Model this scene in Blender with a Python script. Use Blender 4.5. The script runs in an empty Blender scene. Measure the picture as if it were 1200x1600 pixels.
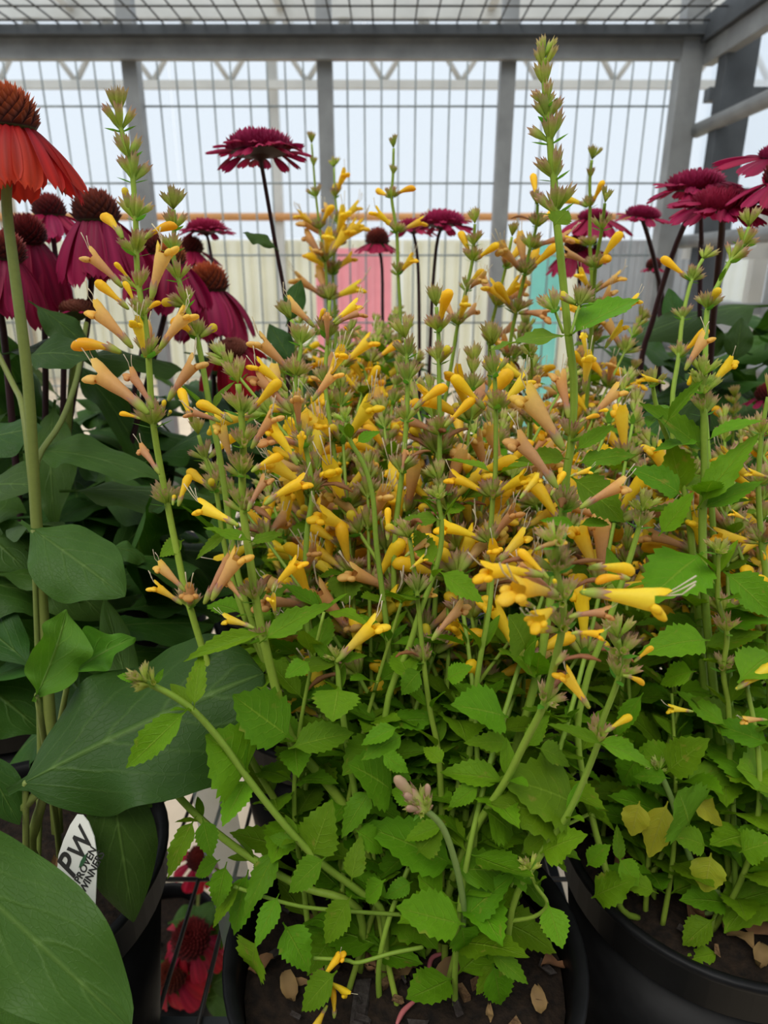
import bpy, math, random
import numpy as np
from mathutils import Vector, Matrix

# ------------------------------------------------------------------ camera
SC = bpy.context.scene
COL = SC.collection
R = random.Random(11)
PITCH = math.radians(19.7)
F = 1060.0                       # focal length in pixels of the 1200x1600 frame
CAMZ = 1.2
CP, SP = math.cos(PITCH), math.sin(PITCH)
cam_data = bpy.data.cameras.new('camera')
cam = bpy.data.objects.new('camera', cam_data)
COL.objects.link(cam)
cam.location = (0, 0, CAMZ)
cam.rotation_euler = (math.pi / 2 - PITCH, 0, 0)
cam_data.sensor_fit = 'VERTICAL'
cam_data.sensor_height = 36.0
cam_data.lens = F / 1600 * 36.0
cam_data.clip_start = 0.01
cam_data.dof.use_dof = True
cam_data.dof.focus_distance = 0.365
cam_data.dof.aperture_fstop = cam_data.lens / 1000 / 0.0021 / 1.0
SC.camera = cam

# ------------------------------------------------------------------ world, sun, exposure
world = bpy.data.worlds.new('overcast')
SC.world = world
world.use_nodes = True
bg = world.node_tree.nodes['Background']
bg.inputs['Color'].default_value = (0.86, 0.93, 1.0, 1)
bg.inputs['Strength'].default_value = 1.06
sun_data = bpy.data.lights.new('sun', 'SUN')
sun_data.energy = 2.1
sun_data.angle = math.radians(40)
sun_data.color = (1.0, 0.96, 0.88)
sun = bpy.data.objects.new('sun', sun_data)
COL.objects.link(sun)
sun.rotation_euler = (math.radians(28), math.radians(-14), 0)
sun.location = (-1, -1.5, 5)
SC.view_settings.view_transform = 'Standard'
SC.view_settings.look = 'None'
SC.view_settings.gamma = 1
SC.view_settings.use_curve_mapping = False
SC.view_settings.exposure = 0.0


def W(x, y, d):
    """photo pixel + depth along the lens axis -> world point"""
    xc = (x - 600) / F * d
    yc = (800 - y) / F * d
    return Vector((xc, d * CP + yc * SP, CAMZ - d * SP + yc * CP))


def PX(p):
    z = p[2] - CAMZ
    d = p[1] * CP - z * SP
    yc = p[1] * SP + z * CP
    if d < 0.02:
        return 9999, 9999, 9999
    return 600 + F * p[0] / d, 800 - F * yc / d, d


# ------------------------------------------------------------------ materials
def new_mat(name):
    m = bpy.data.materials.new(name)
    m.use_nodes = True
    nt = m.node_tree
    return m, nt, nt.nodes['Principled BSDF'], nt.nodes['Material Output']


def math_node(nt, op, a, b=None, c=None):
    n = nt.nodes.new('ShaderNodeMath')
    n.operation = op
    for i, s in enumerate((a, b, c)):
        if s is None:
            continue
        if isinstance(s, (int, float)):
            n.inputs[i].default_value = s
        else:
            nt.links.new(s, n.inputs[i])
    return n.outputs[0]


def mix_col(nt, fac, a, b, mode='MIX'):
    n = nt.nodes.new('ShaderNodeMix')
    n.data_type = 'RGBA'
    n.blend_type = mode
    for sock, v in ((n.inputs[0], fac), (n.inputs[6], a), (n.inputs[7], b)):
        if hasattr(v, 'is_linked') or isinstance(v, bpy.types.NodeSocket):
            nt.links.new(v, sock)
        elif isinstance(v, (int, float)):
            sock.default_value = v
        else:
            sock.default_value = (*v, 1)
    return n.outputs[2]


def translucent_mix(nt, bsdf, out, colour, amount, tint):
    tr = nt.nodes.new('ShaderNodeBsdfTranslucent')
    c = mix_col(nt, 1.0, colour, tint, 'MULTIPLY')
    nt.links.new(c, tr.inputs['Color'])
    mx = nt.nodes.new('ShaderNodeMixShader')
    mx.inputs[0].default_value = amount
    nt.links.new(bsdf.outputs[0], mx.inputs[1])
    nt.links.new(tr.outputs[0], mx.inputs[2])
    nt.links.new(mx.outputs[0], out.inputs['Surface'])


def jitter(nt, colour, hue, val):
    oi = nt.nodes.new('ShaderNodeObjectInfo')
    at = nt.nodes.new('ShaderNodeAttribute')
    at.attribute_name = 'tint'
    s = math_node(nt, 'ADD', oi.outputs['Random'], at.outputs['Fac'])
    s = math_node(nt, 'FRACT', s)
    h = nt.nodes.new('ShaderNodeHueSaturation')
    nt.links.new(math_node(nt, 'MULTIPLY_ADD', s, hue, 0.5 - hue / 2), h.inputs['Hue'])
    s2 = math_node(nt, 'FRACT', math_node(nt, 'MULTIPLY', s, 7.31))
    nt.links.new(math_node(nt, 'MULTIPLY_ADD', s2, val, 1 - val / 2), h.inputs['Value'])
    nt.links.new(colour, h.inputs['Color'])
    return h.outputs[0]


def vcol_mat(name, rough=0.5, transl=0.0, hue=0.02, val=0.25, tint=(1.2, 1.2, 0.8), noise=0.12, scale=900, bump=0.0, spec=0.4):
    m, nt, bsdf, out = new_mat(name)
    at = nt.nodes.new('ShaderNodeAttribute')
    at.attribute_name = 'Col'
    c = jitter(nt, at.outputs['Color'], hue, val)
    no = nt.nodes.new('ShaderNodeTexNoise')
    no.inputs['Scale'].default_value = scale
    tc = nt.nodes.new('ShaderNodeTexCoord')
    nt.links.new(tc.outputs['Object'], no.inputs['Vector'])
    v = math_node(nt, 'MULTIPLY_ADD', no.outputs['Fac'], noise * 2, 1 - noise)
    c = mix_col(nt, 1.0, c, v, 'MULTIPLY')
    nt.links.new(c, bsdf.inputs['Base Color'])
    bsdf.inputs['Roughness'].default_value = rough
    bsdf.inputs['Specular IOR Level'].default_value = spec
    if bump:
        b = nt.nodes.new('ShaderNodeBump')
        b.inputs['Strength'].default_value = bump
        b.inputs['Distance'].default_value = 0.0005
        nt.links.new(no.outputs['Fac'], b.inputs['Height'])
        nt.links.new(b.outputs[0], bsdf.inputs['Normal'])
    if transl:
        translucent_mix(nt, bsdf, out, c, transl, tint)
    return m


def leaf_mat(name, col_a, col_b, vein, nveins, slope, rough, transl, tint, bump, hue=0.03, val=0.45, spots=True, spec=0.3):
    m, nt, bsdf, out = new_mat(name)
    uv = nt.nodes.new('ShaderNodeUVMap')
    sep = nt.nodes.new('ShaderNodeSeparateXYZ')
    nt.links.new(uv.outputs[0], sep.inputs[0])
    u = math_node(nt, 'ABSOLUTE', math_node(nt, 'MULTIPLY_ADD', sep.outputs[0], 2.0, -1.0))
    v = sep.outputs[1]
    no = nt.nodes.new('ShaderNodeTexNoise')
    no.inputs['Scale'].default_value = 6.0
    no.inputs['Detail'].default_value = 4
    nt.links.new(uv.outputs[0], no.inputs['Vector'])
    wob = math_node(nt, 'MULTIPLY_ADD', no.outputs['Fac'], 0.10, -0.05)
    # side veins run from the midrib forward to the margin
    q = math_node(nt, 'SUBTRACT', v, math_node(nt, 'MULTIPLY', math_node(nt, 'POWER', u, 1.3), slope))
    q = math_node(nt, 'FRACT', math_node(nt, 'MULTIPLY', math_node(nt, 'ADD', q, wob), nveins))
    q = math_node(nt, 'ABSOLUTE', math_node(nt, 'SUBTRACT', q, 0.5))
    side = math_node(nt, 'SUBTRACT', 1.0, math_node(nt, 'MULTIPLY', q, 9.0))
    side = math_node(nt, 'MAXIMUM', side, 0.0)
    side = math_node(nt, 'MULTIPLY', side, math_node(nt, 'SUBTRACT', 1.05, u))
    mid = math_node(nt, 'MAXIMUM', math_node(nt, 'SUBTRACT', 1.0, math_node(nt, 'MULTIPLY', u, 17.0)), 0.0)
    vm = math_node(nt, 'MINIMUM', math_node(nt, 'ADD', math_node(nt, 'MULTIPLY', side, 0.42), mid), 1.0)
    # fine net
    vo = nt.nodes.new('ShaderNodeTexVoronoi')
    vo.feature = 'DISTANCE_TO_EDGE'
    vo.inputs['Scale'].default_value = 26
    nt.links.new(uv.outputs[0], vo.inputs['Vector'])
    net = math_node(nt, 'MAXIMUM', math_node(nt, 'SUBTRACT', 1.0, math_node(nt, 'MULTIPLY', vo.outputs['Distance'], 14.0)), 0.0)
    base = mix_col(nt, no.outputs['Fac'], col_a, col_b)
    base = mix_col(nt, math_node(nt, 'MULTIPLY', net, 0.05), base, vein)
    base = jitter(nt, base, hue, val)
    c = mix_col(nt, math_node(nt, 'MULTIPLY', vm, 0.62), base, vein)
    if spots:
        sp = nt.nodes.new('ShaderNodeTexNoise')
        sp.inputs['Scale'].default_value = 3.2
        oi = nt.nodes.new('ShaderNodeObjectInfo')
        ad = nt.nodes.new('ShaderNodeVectorMath')
        nt.links.new(uv.outputs[0], ad.inputs[0])
        mulv = math_node(nt, 'MULTIPLY', oi.outputs['Random'], 40.0)
        nt.links.new(mulv, ad.inputs[1])
        nt.links.new(ad.outputs[0], sp.inputs['Vector'])
        f = math_node(nt, 'MULTIPLY', math_node(nt, 'MAXIMUM', math_node(nt, 'SUBTRACT', sp.outputs['Fac'], 0.66), 0.0), 6.0)
        c = mix_col(nt, math_node(nt, 'MINIMUM', f, 0.6), c, (0.30, 0.26, 0.04))
    nt.links.new(c, bsdf.inputs['Base Color'])
    bsdf.inputs['Roughness'].default_value = rough
    bsdf.inputs['Specular IOR Level'].default_value = spec
    hgt = math_node(nt, 'SUBTRACT', math_node(nt, 'MULTIPLY', no.outputs['Fac'], 0.5), math_node(nt, 'ADD', vm, math_node(nt, 'MULTIPLY', net, 0.10)))
    b = nt.nodes.new('ShaderNodeBump')
    b.inputs['Strength'].default_value = bump
    b.inputs['Distance'].default_value = 0.0012
    nt.links.new(hgt, b.inputs['Height'])
    nt.links.new(b.outputs[0], bsdf.inputs['Normal'])
    translucent_mix(nt, bsdf, out, c, transl, tint)
    return m


def plain_mat(name, col, rough=0.6, metal=0.0, noise=0.15, scale=20, bump=0.0, spec=0.5, col2=None):
    m, nt, bsdf, out = new_mat(name)
    no = nt.nodes.new('ShaderNodeTexNoise')
    no.inputs['Scale'].default_value = scale
    no.inputs['Detail'].default_value = 6
    tc = nt.nodes.new('ShaderNodeTexCoord')
    nt.links.new(tc.outputs['Object'], no.inputs['Vector'])
    if col2 is None:
        col2 = tuple(c * (1 - noise) for c in col)
        col = tuple(min(1, c * (1 + noise)) for c in col)
    ramp = math_node(nt, 'MULTIPLY_ADD', no.outputs['Fac'], 2.4, -0.7)
    cl = nt.nodes.new('ShaderNodeClamp')
    nt.links.new(ramp, cl.inputs[0])
    c = mix_col(nt, cl.outputs[0], col2, col)
    nt.links.new(c, bsdf.inputs['Base Color'])
    bsdf.inputs['Roughness'].default_value = rough
    bsdf.inputs['Metallic'].default_value = metal
    bsdf.inputs['Specular IOR Level'].default_value = spec
    if bump:
        b = nt.nodes.new('ShaderNodeBump')
        b.inputs['Strength'].default_value = bump
        b.inputs['Distance'].default_value = 0.003
        nt.links.new(no.outputs['Fac'], b.inputs['Height'])
        nt.links.new(b.outputs[0], bsdf.inputs['Normal'])
    return m


def glazing_mat(name, col, clear):
    m, nt, bsdf, out = new_mat(name)
    tr = nt.nodes.new('ShaderNodeBsdfTranslucent')
    tr.inputs['Color'].default_value = (*col, 1)
    tp = nt.nodes.new('ShaderNodeBsdfTransparent')
    tp.inputs['Color'].default_value = (0.97, 0.985, 1, 1)
    mx = nt.nodes.new('ShaderNodeMixShader')
    mx.inputs[0].default_value = clear
    nt.links.new(tr.outputs[0], mx.inputs[1])
    nt.links.new(tp.outputs[0], mx.inputs[2])
    nt.links.new(mx.outputs[0], out.inputs['Surface'])
    return m


M_LEAF = leaf_mat('agastache_leaf', (0.095, 0.225, 0.005), (0.145, 0.305, 0.008), (0.26, 0.41, 0.035), 7, 0.34, 0.56, 0.33, (1.5, 1.3, 0.6), 0.6, spec=0.16)
M_YLEAF = leaf_mat('yellowed_leaf', (0.42, 0.40, 0.02), (0.30, 0.36, 0.02), (0.5, 0.5, 0.08), 7, 0.34, 0.55, 0.3, (1.2, 1.2, 0.7), 0.5)
M_CLEAF = leaf_mat('coneflower_leaf', (0.030, 0.080, 0.010), (0.044, 0.108, 0.014), (0.13, 0.22, 0.05), 4.5, 0.62, 0.5, 0.22, (1.3, 1.6, 0.6), 0.7, spots=False, spec=0.2)
M_DEAD = vcol_mat('dead_leaf', 0.8, 0.1, 0.03, 0.5, noise=0.3, scale=300)
M_FLOWER = vcol_mat('corolla', 0.5, 0.38, 0.018, 0.18, tint=(1.1, 1.1, 0.9), noise=0.08, scale=700, spec=0.25)
M_CALYX = vcol_mat('calyx', 0.6, 0.42, 0.03, 0.3, tint=(1.2, 1.2, 0.8), noise=0.15, scale=900, spec=0.25)
M_STEM = vcol_mat('stem', 0.5, 0.12, 0.015, 0.25, noise=0.12, scale=350, spec=0.3)
M_PETAL = vcol_mat('ray_petal', 0.55, 0.30, 0.012, 0.35, tint=(1.25, 1.0, 1.0), noise=0.18, scale=250, spec=0.2)
M_CONE = vcol_mat('cone', 0.6, 0.0, 0.02, 0.3, noise=0.25, scale=500, spec=0.3)
M_POT = plain_mat('black_plastic', (0.007, 0.007, 0.0075), 0.45, 0, 0.3, 60, 0.05, 0.12)
M_SOIL = plain_mat('potting_soil', (0.026, 0.016, 0.010), 0.95, 0, 0.5, 180, 0.9, 0.2, col2=(0.008, 0.006, 0.005))
M_BARK = plain_mat('bark', (0.20, 0.12, 0.055), 0.9, 0, 0.4, 260, 0.7, 0.2, col2=(0.07, 0.035, 0.018))
M_DBARK = plain_mat('dark_bark', (0.05, 0.042, 0.038), 0.9, 0, 0.4, 260, 0.7, 0.2, col2=(0.02, 0.014, 0.012))
M_STEEL = plain_mat('galvanised_steel', (0.30, 0.31, 0.31), 0.55, 0.35, 0.2, 14, 0.0)
M_DSTEEL = plain_mat('dark_steel', (0.085, 0.095, 0.105), 0.6, 0.3, 0.2, 14, 0.0)
M_WIRE = plain_mat('zinc_wire', (0.30, 0.34, 0.345), 0.5, 0.35, 0.15, 30, 0.0)
M_DWIRE = plain_mat('dark_wire', (0.055, 0.052, 0.048), 0.5, 0.2, 0.3, 30, 0.0)
M_ALU = plain_mat('aluminium', (0.55, 0.545, 0.51), 0.6, 0.1, 0.1, 3, 0.0)
M_TAN = plain_mat('tan_post', (0.50, 0.43, 0.33), 0.7, 0.0, 0.15, 3, 0.0)
M_ORANGE = plain_mat('orange_pipe', (0.60, 0.28, 0.09), 0.6, 0.0, 0.15, 3, 0.0)
M_CREAM = plain_mat('cream_board', (0.80, 0.79, 0.70), 0.7, 0.0, 0.06, 2, 0.0)
_nt = M_CREAM.node_tree
translucent_mix(_nt, _nt.nodes['Principled BSDF'], _nt.nodes['Material Output'], _nt.nodes['Principled BSDF'].inputs['Base Color'].links[0].from_socket, 0.6, (1.25, 1.25, 1.25))
M_GREYB = plain_mat('grey_board', (0.36, 0.37, 0.38), 0.6, 0.1, 0.1, 3, 0.0)
M_FLOOR = plain_mat('concrete', (0.60, 0.49, 0.36), 0.85, 0.0, 0.12, 5, 0.1)
M_PINK = plain_mat('pink_plastic', (0.86, 0.33, 0.38), 0.5, 0.0, 0.1, 6, 0.0)
M_TEAL = plain_mat('teal_plastic', (0.25, 0.65, 0.58), 0.5, 0.0, 0.1, 6, 0.0)
M_TAG = plain_mat('white_tag', (0.68, 0.68, 0.62), 0.45, 0.0, 0.04, 40, 0.0)
M_INK = plain_mat('black_ink', (0.015, 0.015, 0.014), 0.6, 0.0, 0.05, 40, 0.0)
M_INKG = plain_mat('green_ink', (0.02, 0.09, 0.03), 0.6, 0.0, 0.05, 40, 0.0)
M_TUB = plain_mat('white_plastic', (0.75, 0.75, 0.73), 0.5, 0.0, 0.05, 10, 0.0)
M_GLAZE = glazing_mat('polycarbonate', (0.9, 0.93, 0.96), 0.72)
M_CLEARTAG = glazing_mat('clear_plastic', (0.7, 0.78, 0.8), 0.35)


# ------------------------------------------------------------------ mesh kit
def frame_of(d):
    d = d.normalized()
    a = Vector((0, 0, 1)) if abs(d.z) < 0.9 else Vector((1, 0, 0))
    u = d.cross(a).normalized()
    return d, u, d.cross(u).normalized()


class MB:
    def __init__(s):
        s.v, s.c, s.uv, s.f, s.m = [], [], [], [], []

    def vert(s, p, c=(1, 1, 1), uv=(0.0, 0.0)):
        s.v.append((p[0], p[1], p[2]))
        s.c.append(c)
        s.uv.append(uv)
        return len(s.v) - 1

    def face(s, *ids, mat=0):
        s.f.append(tuple(ids))
        s.m.append(mat)

    def ring_faces(s, a, b, mat=0):
        n = len(a)
        for i in range(n):
            s.face(a[i], a[(i + 1) % n], b[(i + 1) % n], b[i], mat=mat)

    def tube(s, pts, rad, sides, cols, start=None, tip=True, cap=False, mat=0, squash=1.0):
        """swept tube; start = index of a vertex to fan from (keeps pieces connected)"""
        pts = [Vector(p) for p in pts]
        rings = []
        t0 = (pts[1] - pts[0]).normalized()
        _, u, v = frame_of(t0)
        prev = t0
        for i, p in enumerate(pts):
            t = (pts[min(i + 1, len(pts) - 1)] - pts[max(i - 1, 0)]).normalized()
            q = prev.rotation_difference(t)
            u = q @ u
            v = q @ v
            prev = t
            ring = []
            for k in range(sides):
                a = 2 * math.pi * k / sides
                ring.append(s.vert(p + u * (rad[i] * math.cos(a)) + v * (rad[i] * squash * math.sin(a)), cols[i] if isinstance(cols, list) else cols))
            rings.append(ring)
        for a, b in zip(rings, rings[1:]):
            s.ring_faces(a, b, mat)
        if start is not None:
            for k in range(sides):
                s.face(start, rings[0][(k + 1) % sides], rings[0][k], mat=mat)
        elif cap:
            s.face(*reversed(rings[0]), mat=mat)
        if tip:
            e = s.vert(pts[-1] + prev * rad[-1] * 0.8, cols[-1] if isinstance(cols, list) else cols)
            for k in range(sides):
                s.face(rings[-1][k], rings[-1][(k + 1) % sides], e, mat=mat)
        elif cap:
            s.face(*rings[-1], mat=mat)
        return rings

    def box(s, lo, hi, c=(1, 1, 1), mat=0):
        i = [s.vert((x, y, z), c) for z in (lo[2], hi[2]) for y in (lo[1], hi[1]) for x in (lo[0], hi[0])]
        for f in ((0, 2, 3, 1), (4, 5, 7, 6), (0, 1, 5, 4), (2, 6, 7, 3), (0, 4, 6, 2), (1, 3, 7, 5)):
            s.face(*[i[k] for k in f], mat=mat)

    def lathe(s, prof, n=48, c=(1, 1, 1), mat=0, close=False):
        rings = []
        for r, z in prof:
            rings.append([s.vert((r * math.cos(2 * math.pi * k / n), r * math.sin(2 * math.pi * k / n), z), c) for k in range(n)])
        for a, b in zip(rings, rings[1:]):
            s.ring_faces(a, b, mat)
        if close:
            s.ring_faces(rings[-1], rings[0], mat)
        return rings

    def mesh(s, name, mats, smooth=True):
        me = bpy.data.meshes.new(name)
        me.from_pydata(s.v, [], s.f)
        if not isinstance(mats, (list, tuple)):
            mats = [mats]
        for m in mats:
            me.materials.append(m)
        if len(mats) > 1:
            me.polygons.foreach_set('material_index', s.m)
        if smooth:
            me.polygons.foreach_set('use_smooth', [True] * len(s.f))
        ca = me.color_attributes.new('Col', 'FLOAT_COLOR', 'POINT')
        ca.data.foreach_set('color', np.array([(*c, 1.0) for c in s.c], dtype=np.float32).ravel())
        uvl = me.uv_layers.new(name='UVMap')
        li = np.empty(len(me.loops), dtype=np.int32)
        me.loops.foreach_get('vertex_index', li)
        uvl.data.foreach_set('uv', np.array(s.uv, dtype=np.float32)[li].ravel())
        me.update()
        return me


def link(name, me, parent=None, mat=None):
    o = bpy.data.objects.new(name, me)
    COL.objects.link(o)
    if parent is not None:
        o.parent = parent
    if mat is not None:
        o.matrix_basis = mat
    return o


def tag(o, label, cat=None, group=None, kind=None):
    if label:
        o['label'] = label
    if cat:
        o['category'] = cat
    if group:
        o['group'] = group
    if kind:
        o['kind'] = kind
    return o


def part_box(name, lo, hi, mat, parent, off=(0, 0, 0)):
    mb = MB()
    mb.box([lo[i] - off[i] for i in range(3)], [hi[i] - off[i] for i in range(3)])
    return link(name, mb.mesh(name, mat, False), parent)


# ------------------------------------------------------------------ the greenhouse
floor_mb = MB()
floor_mb.box((-6, -3, -0.1), (7, 12, 0.0))
tag(link('floor', floor_mb.mesh('floor', M_FLOOR, False)), 'beige concrete greenhouse floor', kind='structure')

YB = 8.0
wb = tag(link('wall_back', None), 'cream boarded lower greenhouse wall with clear glazing and columns above', kind='structure')
wb.location = (0, YB, 0)
bmb = MB()
bmb.box((-0.195, -0.02, 0.0), (0.195, 0.02, 1.50))
for q in (-0.13, 0.0, 0.13):
    bmb.box((q - 0.02, -0.035, 0.02), (q + 0.02, -0.018, 1.48))
board_me = bmb.mesh('panel', M_CREAM, False)
board_grey = bmb.mesh('panel', M_GREYB, False)
for k in range(-14, 16):
    link('panel', board_grey if k in (6, 7, 8, 11) else board_me, wb, Matrix.Translation((k * 0.4, 0, 0)))
gmb = MB()
gmb.box((-0.99, 0.05, 0.0), (0.99, 0.066, 2.1))
glz = gmb.mesh('glazing_panel', M_GLAZE, False)
for k in range(-3, 4):
    link('glazing_panel', glz, wb, Matrix.Translation((k * 2.0 + 0.8, 0, 1.52)))
for x, w, m in ((-1.13, 0.10, M_ALU), (3.02, 0.13, M_TAN), (-4.05, 0.16, M_TAN), (5.2, 0.16, M_TAN)):
    part_box('column', (x - w / 2, -0.10, 0), (x + w / 2, 0.0, 3.62), m, wb)
pmb = MB()
pmb.tube([(-6, -0.12, 1.725), (6, -0.12, 1.725)], [0.04, 0.04], 10, (1, 1, 1), tip=False, cap=True)
link('heating_pipe', pmb.mesh('heating_pipe', M_ORANGE), wb)

ce = tag(link('ceiling', None), 'pale glazed greenhouse roof carried on a steel lattice truss', kind='structure')
ce.location = (0, YB, 0)
rmb = MB()
rmb.box((-0.98, -3.2, 3.65), (0.98, 0.4, 3.67))
roof_me = rmb.mesh('roof_panel', M_GLAZE, False)
for k in range(-3, 4):
    link('roof_panel', roof_me, ce, Matrix.Translation((k * 2.0, 0, 0)))
part_box('truss_chord', (-6, -0.30, 2.88), (6, -0.22, 2.95), M_ALU, ce)
part_box('truss_chord', (-6, -0.32, 3.46), (6, -0.20, 3.62), M_ALU, ce)
for k in range(-15, 16):
    for sgn in (0, 1):
        x0 = k * 0.76
        a, b = Vector((x0, -0.26, 2.94)), Vector((x0 + (0.38 if sgn else -0.38), -0.26, 3.47))
        t = MB()
        t.tube([a, b], [0.028, 0.028], 6, (1, 1, 1), tip=False, cap=True)
        link('truss_diagonal', t.mesh('truss_diagonal', M_ALU), ce)
for k in range(-3, 4):
    part_box('rafter', (k * 2 - 0.98 - 0.04, -3.2, 3.52), (k * 2 - 0.98 + 0.04, 0.4, 3.64), M_ALU, ce)
for yy in (-1.2, -2.2):
    part_box('purlin', (-6, yy - 0.04, 3.54), (6, yy + 0.04, 3.62), M_ALU, ce)

wr = tag(link('wall_right', None), 'glazed greenhouse side wall behind the rack', kind='structure')
wr.location = (3.4, 0, 0)
for k in range(3):
    part_box('glazing_panel', (0, 2.2 + k * 2, 0.9), (0.016, 4.16 + k * 2, 3.6), M_GLAZE, wr)
    part_box('column', (-0.08, 2.1 + k * 2, 0), (0.04, 2.2 + k * 2, 3.62), M_TAN, wr)
part_box('sill_board', (-0.04, 2.0, 0), (0.03, 8.2, 0.9), M_GREYB, wr)

wl = tag(link('wall_left', None), 'glazed greenhouse side wall at the left', kind='structure')
wl.location = (-4.6, 0, 0)
for k in range(5):
    part_box('glazing_panel', (-0.016, -1.8 + k * 2, 0.9), (0, 0.16 + k * 2, 3.6), M_GLAZE, wl)
    part_box('column', (-0.04, -1.9 + k * 2, 0), (0.08, -1.8 + k * 2, 3.62), M_TAN, wl)
part_box('sill_board', (-0.03, -2.0, 0), (0.04, 8.2, 0.9), M_GREYB, wl)
wf = tag(link('front_light_block', None), 'unseen dark boarded wall added behind the viewer to cut frontal light', kind='structure')
wf.location = (0, -2.6, 0)  # unseen boards, added to hold back light from behind the camera
for k in range(-8, 10):
    part_box('panel', (k * 0.6 - 0.295, -0.03, 0), (k * 0.6 + 0.295, 0.03, 3.4), M_DSTEEL, wf)

# ------------------------------------------------------------------ the display rack
YR = 2.2
rack = tag(link('display_rack', None), 'grey galvanised steel display rack with wire mesh back and wire shelves', 'rack')
rack.location = (0, YR, 0)
OFF = (0, YR, 0)
ZT = CAMZ + 0.60


def rbox(name, lo, hi, m=M_STEEL):
    return part_box(name, lo, hi, m, rack, OFF)


POSTX = (-1.24, -0.705, -0.165, 0.345, 0.865)
for x in POSTX[:-1]:
    rbox('post', (x - 0.021, YR - 0.02, 0), (x + 0.021, YR + 0.025, CAMZ + 0.93))
rbox('corner_post', (0.805, YR - 0.06, 0), (0.865, YR - 0.005, CAMZ + 0.93))
rbox('corner_post', (0.875, YR - 0.18, 0), (0.955, YR - 0.13, CAMZ + 0.93), M_DSTEEL)
b1 = rbox('back_beam', (-1.3, YR - 0.05, ZT - 0.062), (0.93, YR - 0.024, ZT - 0.012))
part_box('beam_flange', (-1.3, YR - 0.085, ZT - 0.014), (0.93, YR - 0.03, ZT + 0.008), M_DSTEEL, b1, OFF)
b2 = rbox('side_beam', (0.865, 0.25, ZT - 0.080), (0.895, YR - 0.05, ZT - 0.030))
part_box('beam_flange', (0.850, 0.25, ZT - 0.028), (0.905, YR - 0.05, ZT + 0.03), M_DSTEEL, b2, OFF)
for z in (0.365, 0.075, -0.22):
    t = MB()
    t.tube([(0.875, 0.3 - YR, CAMZ + z), (0.875, -0.05, CAMZ + z)], [0.019, 0.019], 10, (1, 1, 1), tip=False, cap=True)
    link('side_rail', t.mesh('side_rail', M_STEEL), rack)


def wire_mesh(name, u0, u1, du, v0, v1, dv, r1, r2, place, m, parent, dvs=None):
    t = MB()
    n = int(round((u1 - u0) / du))
    for k in range(n + 1):
        u = u0 + k * du
        t.tube([place(u, v0), place(u, v1)], [r1, r1], 5, (1, 1, 1), tip=False, cap=True)
    for v in (dvs if dvs else [v0 + dv * k for k in range(int((v1 - v0) / dv) + 1)]):
        t.tube([place(u0, v), place(u1, v)], [r2, r2], 5, (1, 1, 1), tip=False, cap=True)
    o = link(name, t.mesh(name, m), parent)
    o['kind'] = 'stuff'
    return o


for a, b in zip(POSTX, POSTX[1:]):
    n = round((b - a) / 0.0515)
    wire_mesh('wire_panel', a + 0.012, b - 0.012, (b - a - 0.024) / n, CAMZ - 0.75, ZT + 0.02, 0.2, 0.0027, 0.0029,
              lambda u, v: (u, 0.028, v), M_WIRE, rack, [CAMZ + z for z in (0.44, 0.24, 0.04, -0.16, -0.36, -0.56)])
wire_mesh('wire_shelf', -1.25, 0.86, 0.0555, 1.05 - YR, -0.03, 0.1, 0.0023, 0.0026, lambda u, v: (u, v, ZT + 0.012), M_DWIRE, rack,
          [-0.1, -0.2, -0.32, -0.45, -0.6, -0.8])
# uprights and rails of the rack's outer bay on the right
for x, y, w, m in ((1.33, 2.55, 0.05, M_ALU), (1.22, 2.2, 0.05, M_STEEL), (1.42, 2.3, 0.06, M_STEEL)):
    rbox('post', (x - w / 2, y, 0), (x + w / 2, y + 0.04, CAMZ + 1.1), m)
for z, m in ((0.47, M_DSTEEL), (0.20, M_DSTEEL), (0.03, M_ALU), (-0.14, M_STEEL)):
    rbox('cross_rail', (0.96, 2.30, CAMZ + z), (1.75, 2.34, CAMZ + z + 0.035), m)

# wire shelf on which the pots stand
ZB = 0.645
bench = wire_mesh('bench_shelf', -1.2, 0.84, 0.034, 0.05 - YR, -0.05, 0.2, 0.0021, 0.0024, lambda u, v: (u, v, ZB - 0.003), M_DWIRE, rack,
                  [y - YR for y in (0.15, 0.35, 0.5, 0.7, 0.9, 1.1, 1.3, 1.5, 1.7, 1.9, 2.1)])
for y0 in (0.34, 1.25, 2.1):
    part_box('bench_rail', (-1.25, y0, ZB - 0.045), (0.86, y0 + 0.035, ZB - 0.008), M_DSTEEL, bench, OFF)
    part_box('rail_lip', (-1.25, y0 - 0.05, ZB - 0.050), (0.86, y0 - 0.003, ZB - 0.043), M_STEEL, bench, OFF)
part_box('dark_gap_strip', (0.095, 0.10, ZB - 0.06), (0.185, 2.1, ZB - 0.046), M_DSTEEL, bench, OFF)  # added dark strip standing in for the darkness between the two front pots
for x in (-1.2, 0.8):
    part_box('leg', (x - 0.02, 0.1, 0), (x + 0.02, 0.135, ZB - 0.008), M_DSTEEL, bench, OFF)

# coloured panels behind the rack


def ribbed_panel(name, label, cat, x0, x1, y, z0, z1, m):
    o = tag(link(name, None), label, cat)
    o.location = ((x0 + x1) / 2, y, z0)
    w = (x1 - x0) / 2
    t = MB()
    n = 18
    for k in range(n):
        a, b = -w + 2 * w * k / n, -w + 2 * w * (k + 1) / n
        zz = 0.002 * math.cos(k * math.pi)
        t.box((a, -0.014 + zz, 0.02), (b, 0.014 + zz, z1 - z0))
    link('sheet', t.mesh('sheet', m, False), o)
    for s in (-1, 1):
        part_box('foot', (s * w * 0.8 - 0.02, -0.15, 0), (s * w * 0.8 + 0.02, 0.15, 0.03), M_STEEL, o)
    return o


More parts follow.
